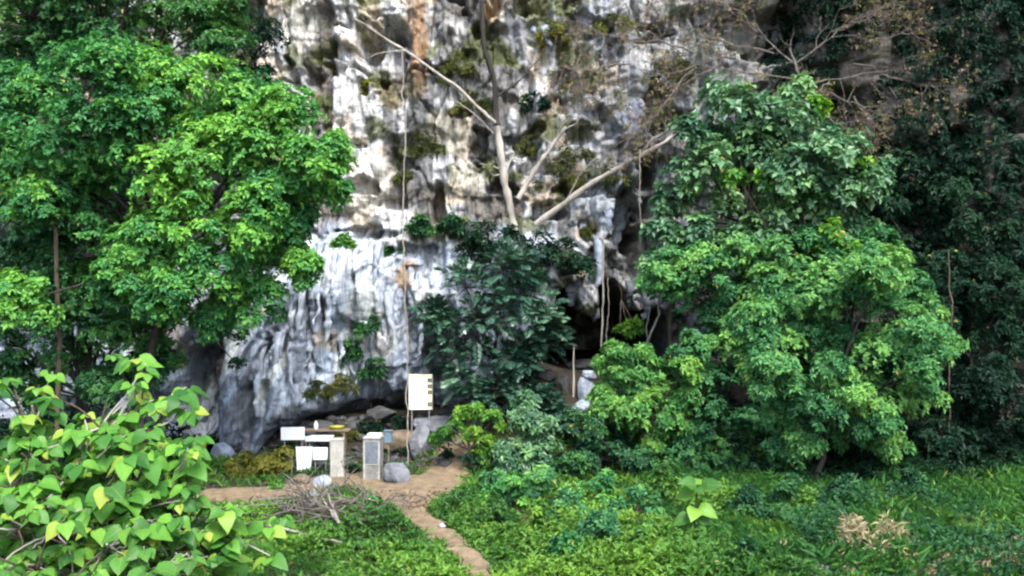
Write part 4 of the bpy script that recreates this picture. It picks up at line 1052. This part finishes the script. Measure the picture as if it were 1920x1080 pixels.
cover('undergrowth', "undergrowth on the slope and under the trees, coloured dark for their shade", 15000, (-22, 26, 31.5, 40.5), 'shade', (.22, .11), 403, .8, .34,  # darkest leaf colour paints the shaded band beneath the trees
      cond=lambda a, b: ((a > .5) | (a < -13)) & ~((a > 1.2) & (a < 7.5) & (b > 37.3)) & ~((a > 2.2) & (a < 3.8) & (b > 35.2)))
cover('leaf_litter', "brown dead leaves scattered along the right of the dirt", 5000, (-6, 1.5, 25, 36), 'dead', (.11, .06), 404, .02, .3, k=2, excl=-.9,
      cond=lambda a, b: fbm(a * .7, b * .7, 0, 3, 12) > .5)
cover('tall_grass', "taller grass blades in the right of the clearing", 6000, (4, 22, 21, 33.5), 'lawn', (.40, .016), 407, .2, .40, k=5, tint0=.45)
cover('dry_grass', "patch of pale dry straw grass near the bottom right", 11000, (5.0, 16, 19.5, 25), 'straw', (.26, .007), 405, .45, .30, k=4, tint0=.75,
      cond=lambda a, b: np.hypot((a - 10.4) / 3.0, (b - 22.6) / 1.5) + 1.6 * (fbm(a * .9, b * .9, 0, 4, 7) - .5) < .85)

WEEDS = [(925, 965, 30), (955, 930, 36), (1010, 920, 40), (1060, 960, 40), (1000, 985, 36), (1120, 940, 44), (1120, 1000, 38), (1190, 960, 40), (1210, 1020, 34), (1060, 1030, 26), (930, 915, 30), (1400, 950, 32), (1480, 925, 30), (1580, 925, 28),
         (1700, 910, 28), (1400, 1040, 22), (1240, 920, 40)]
WL = ["leafy weed clump closest to the right edge of the path", "weed clump right of the leaf-strewn dirt", "weed clump under the grey-green upright shrub", "weed clump in the middle of the right-hand weeds", "weed clump bordering the grass right of the path", "weed clump below the dark shrub's left half",
      "broad weed clump in the lower centre right", "weed clump directly left of the big-leaved young plant", "weed clump at the foot of the big-leaved young plant", "weed clump near the bottom edge, right of the path", "small weed clump between golden bush and dirt", "weed clump right of the big-leaved young plant",
      "weed clump before the dark hollow under the dome tree", "weed clump below the dome tree's trunk", "weed clump before the dark wood on the right", "weed clump near the bottom edge, right of the young plant", "weed clump behind the big-leaved young plant"]
for i, (px, py, r) in enumerate(WEEDS):
    p = gnd(px, py + r * .8)
    plant('weed_clump', WL[i], 'weed', p[1] - .1, [(px, py - r * .1, r * 1.0), (px - r * .9, py + r * .4, r * .6), (px + r * .9, py + r * .3, r * .6), (px + r * .2, py - r * .75, r * .5)], 'deep' if px > 1380 else ('meadow', 'fresh', 'cool', 'cool')[i % 4], (.15, .08), 130 + i, base=p, tr=.02, lobes=8, per=16, k=6, jit=.3, group='leafy weed clumps in the clearing', woodname='stem', tb=-.05)  # clumps by the right-hand trees take darker leaves to paint tree shade

# ------------------------------------------------------------------ big-leaved plants in front
def leaf_mesh(seed, L=1.0):
    rng = np.random.default_rng(seed)
    t = np.array([0, .06, .20, .42, .72, 1.0]); wv = np.array([.06, .30, .44, .44, .26, .0])
    bend = rng.uniform(.05, .55); cup = rng.uniform(.05, .4); tw = rng.uniform(-.4, .4); wv = wv * rng.uniform(.8, 1.1) * (1 + rng.normal(0, .06, 6))
    V = []; 
    for ti, wi in zip(t, wv):
        zc = -bend * ti ** 2 * L; back = -.07 * (wi > .2) * (ti < .2)
        for s in (-1, -.5, 0, .5, 1):
            V.append((s * wi * L, (ti + back * abs(s)) * L, zc + cup * abs(s) * wi * L - .09 * (abs(s) == 1) * wi * L + tw * s * ti * wi + .015 * rng.normal()))
    n = len(t); F = [[r * 5 + c, r * 5 + c + 1, r * 5 + 6 + c, r * 5 + 5 + c] for r in range(n - 1) for c in range(4)]
    me = bpy.data.meshes.new('leaf'); me.from_pydata(V, [], F); me.update()
    for pgn in me.polygons: pgn.use_smooth = True
    me.materials.append(M['bigleaf']); return me
LEAVES = [leaf_mesh(i) for i in range(12)]

def place_leaf(root, base, p, d, L, rng, mb_stuff=None, face=-.35):
    d = norm(np.asarray(d, float)); up = norm(np.array([0, face, 1.0]) + rng.normal(0, .28, 3)); s = norm(np.cross(d, up)); n_ = np.cross(s, d)
    from mathutils import Matrix
    R = Matrix(((s[0], d[0], n_[0]), (s[1], d[1], n_[1]), (s[2], d[2], n_[2])))
    me = LEAVES[rng.integers(len(LEAVES))]
    if mb_stuff is not None:
        V = np.array([v.co for v in me.vertices]) * L; mb_stuff.add(V @ np.array(R).T + p, [list(q.vertices) for q in me.polygons], rng.random()); return
    o = link('leaf', me, root); q = Vector(p - base); o.matrix_local = Matrix.LocRotScale(q, R.to_quaternion(), Vector((L, L, L)))

def veins(m):
    n, l = m.node_tree.nodes, m.node_tree.links; p = n["Principled BSDF"]; src = p.inputs["Base Color"].links[0].from_socket
    tc = n.new("ShaderNodeTexCoord"); sp = n.new("ShaderNodeSeparateXYZ"); l.new(tc.outputs["Object"], sp.inputs[0])
    ab = n.new("ShaderNodeMath"); ab.operation = 'ABSOLUTE'; l.new(sp.outputs[0], ab.inputs[0])
    mid = n.new("ShaderNodeMath"); mid.operation = 'LESS_THAN'; mid.inputs[1].default_value = .014; l.new(ab.outputs[0], mid.inputs[0])
    k1 = n.new("ShaderNodeMath"); k1.operation = 'MULTIPLY_ADD'; k1.inputs[1].default_value = -.75; l.new(ab.outputs[0], k1.inputs[0]); l.new(sp.outputs[1], k1.inputs[2])
    k2 = n.new("ShaderNodeMath"); k2.operation = 'MULTIPLY'; k2.inputs[1].default_value = 8.0; l.new(k1.outputs[0], k2.inputs[0])
    fr = n.new("ShaderNodeMath"); fr.operation = 'FRACT'; l.new(k2.outputs[0], fr.inputs[0])
    lt = n.new("ShaderNodeMath"); lt.operation = 'LESS_THAN'; lt.inputs[1].default_value = .12; l.new(fr.outputs[0], lt.inputs[0])
    mxm = n.new("ShaderNodeMath"); mxm.operation = 'MAXIMUM'; l.new(mid.outputs[0], mxm.inputs[0]); l.new(lt.outputs[0], mxm.inputs[1])
    sc = n.new("ShaderNodeMath"); sc.operation = 'MULTIPLY'; sc.inputs[1].default_value = .45; l.new(mxm.outputs[0], sc.inputs[0])
    mx = n.new("ShaderNodeMix"); mx.data_type = 'RGBA'; mx.inputs[7].default_value = (.26, .38, .10, 1); l.new(sc.outputs[0], mx.inputs[0]); l.new(src, mx.inputs[6])
    oi = n.new("ShaderNodeObjectInfo"); nz = n.new("ShaderNodeTexNoise"); nz.noise_dimensions = '4D'; nz.inputs["Scale"].default_value = 4.5; nz.inputs["Detail"].default_value = 4
    l.new(tc.outputs["Object"], nz.inputs["Vector"]); w = n.new("ShaderNodeMath"); w.operation = 'MULTIPLY'; w.inputs[1].default_value = 40; l.new(oi.outputs["Random"], w.inputs[0]); l.new(w.outputs[0], nz.inputs["W"])
    rp = n.new("ShaderNodeValToRGB"); rp.color_ramp.elements[0].position = .66; rp.color_ramp.elements[1].position = .72; l.new(nz.outputs[0], rp.inputs[0])
    m2 = n.new("ShaderNodeMix"); m2.data_type = 'RGBA'; m2.inputs[7].default_value = (.20, .15, .05, 1); l.new(rp.outputs[0], m2.inputs[0]); l.new(mx.outputs[2], m2.inputs[6])
    l.new(m2.outputs[2], p.inputs["Base Color"])
veins(M['bigleaf'])
M['bigleaf2'] = leaf_mat("leaf_big_inner", [(0.0, (.026, .10, .018)), (0.45, (.060, .185, .026)), (0.85, (.12, .28, .034)), (1.0, (.24, .30, .045))], rough=.45, trans=.35)
rng = np.random.default_rng(600)
bx, by = -4.6, 9.4; base = np.array([bx, by, float(terrain(bx, by)) - .1])
fs = thing('heart_leaf_shrub', "big heart-leaved bright green shrub in the left foreground", 'shrub', base)
outl = [(60, 740, 9.0), (200, 735, 9.2), (300, 760, 9.2), (370, 800, 9.0), (360, 880, 8.6), (415, 950, 8.8), (460, 978, 9.0), (410, 1040, 8.6), (280, 840, 8.6), (140, 800, 8.8), (40, 830, 8.6), (200, 900, 8.2), (90, 930, 8.0), (300, 960, 8.2), (370, 1020, 8.2),
        (200, 1000, 7.8), (60, 1040, 7.6), (300, 1060, 7.8), (130, 1080, 7.6), (370, 1090, 8.2), (20, 960, 8.0), (240, 780, 9.2), (330, 910, 8.5), (20, 720, 9.0), (255, 725, 9.4), (120, 860, 8.6), (250, 930, 8.5), (380, 940, 8.8), (330, 1010, 8.4), (100, 990, 8.0), (160, 950, 8.2), (20, 890, 8.3), (240, 1040, 7.9), (330, 830, 9.0)]
stems = MB(); cand = []
hub = base + np.array([0, 0, .5])
for i, (px, py, Yd) in enumerate(outl):
    e = at(px, py + 20, Yd); P = wobble(hub + rng.normal(0, .15, 3), e, 9, .12, rng, sag=-.15)
    m = MB(); tube(m, P, np.linspace(.035, .010, 9), 6); m.build('branch', M['bark_pale'] if i % 3 == 0 else M['bark_brown'], fs, base, smooth=True)
    for j, nt in ((4, 2), (5, 2), (6, 3), (7, 3), (8, 5)):
        for _ in range(nt):
            tip = P[j] + rng.normal(0, .20, 3) * np.array([1.2, .9, 1.0]) * (1 if nt > 1 else 1.3)
            m = MB(); tube(m, wobble(P[j - 1], tip, 5, .04, rng), np.linspace(.012, .006, 5), 5); m.build('twig', M['bark_pale'] if rng.random() < .4 else M['bark_brown'], fs, base, smooth=True)
            nl = rng.integers(5, 8); a0 = rng.uniform(0, 6.28); big = rng.uniform(.11, .23)
            for q in range(nl):
                a = a0 + q * 6.28 / nl + rng.normal(0, .2); d = np.array([math.cos(a), math.sin(a) * .8 - .25, rng.uniform(-.75, -.05)])
                cand.append((tip + norm(d) * .05, d, big * rng.uniform(.6, 1.1)))
cand.sort(key=lambda c: c[0][1])
inner = MB()
for i, (p, d, L) in enumerate(cand):
    if i < 300: place_leaf(fs, base, p, d, L, rng)
    else: place_leaf(fs, base, p, d, L, rng, inner)
if inner.n: tag(inner.build('inner_leaves', M['bigleaf2'], fs, base, smooth=True), kind='stuff')

# young plant with very large leaves in the clearing
b = gnd(1300, 1035); yp = thing('young_plant', "young big-leaved plant standing alone in the weeds right of centre", 'plant', b)
rng = np.random.default_rng(610); tp = at(1310, 915, b[1]); P = wobble(b, tp, 8, .1, rng); m = MB(); tube(m, P, np.linspace(.03, .015, 8), 6); m.build('stem', M['bark_brown'], yp, b, smooth=True)
for j, a, up_, L in ((7, 3.5, .35, .50), (7, 5.9, .30, .56), (7, 4.7, .0, .42), (7, 1.6, .4, .36), (6, 2.9, -.05, .50), (6, .2, .0, .46), (5, 4.4, -.35, .48), (5, 5.6, -.2, .52), (4, 3.4, -.2, .50), (4, 6.1, -.3, .44), (3, 4.9, -.4, .46), (3, 2.7, -.2, .42), (2, 3.9, -.3, .46), (2, 5.8, -.3, .46)):
    d = np.array([math.cos(a), math.sin(a), up_]); e = P[j] + norm(d + np.array([0, 0, .5])) * .12
    m = MB(); tube(m, [P[j], (P[j] + e) / 2, e], [.008, .007, .006], 5); m.build('petiole', M['bark_brown'], yp, b, smooth=True)
    place_leaf(yp, b, e, d, L, rng, face=-.9)
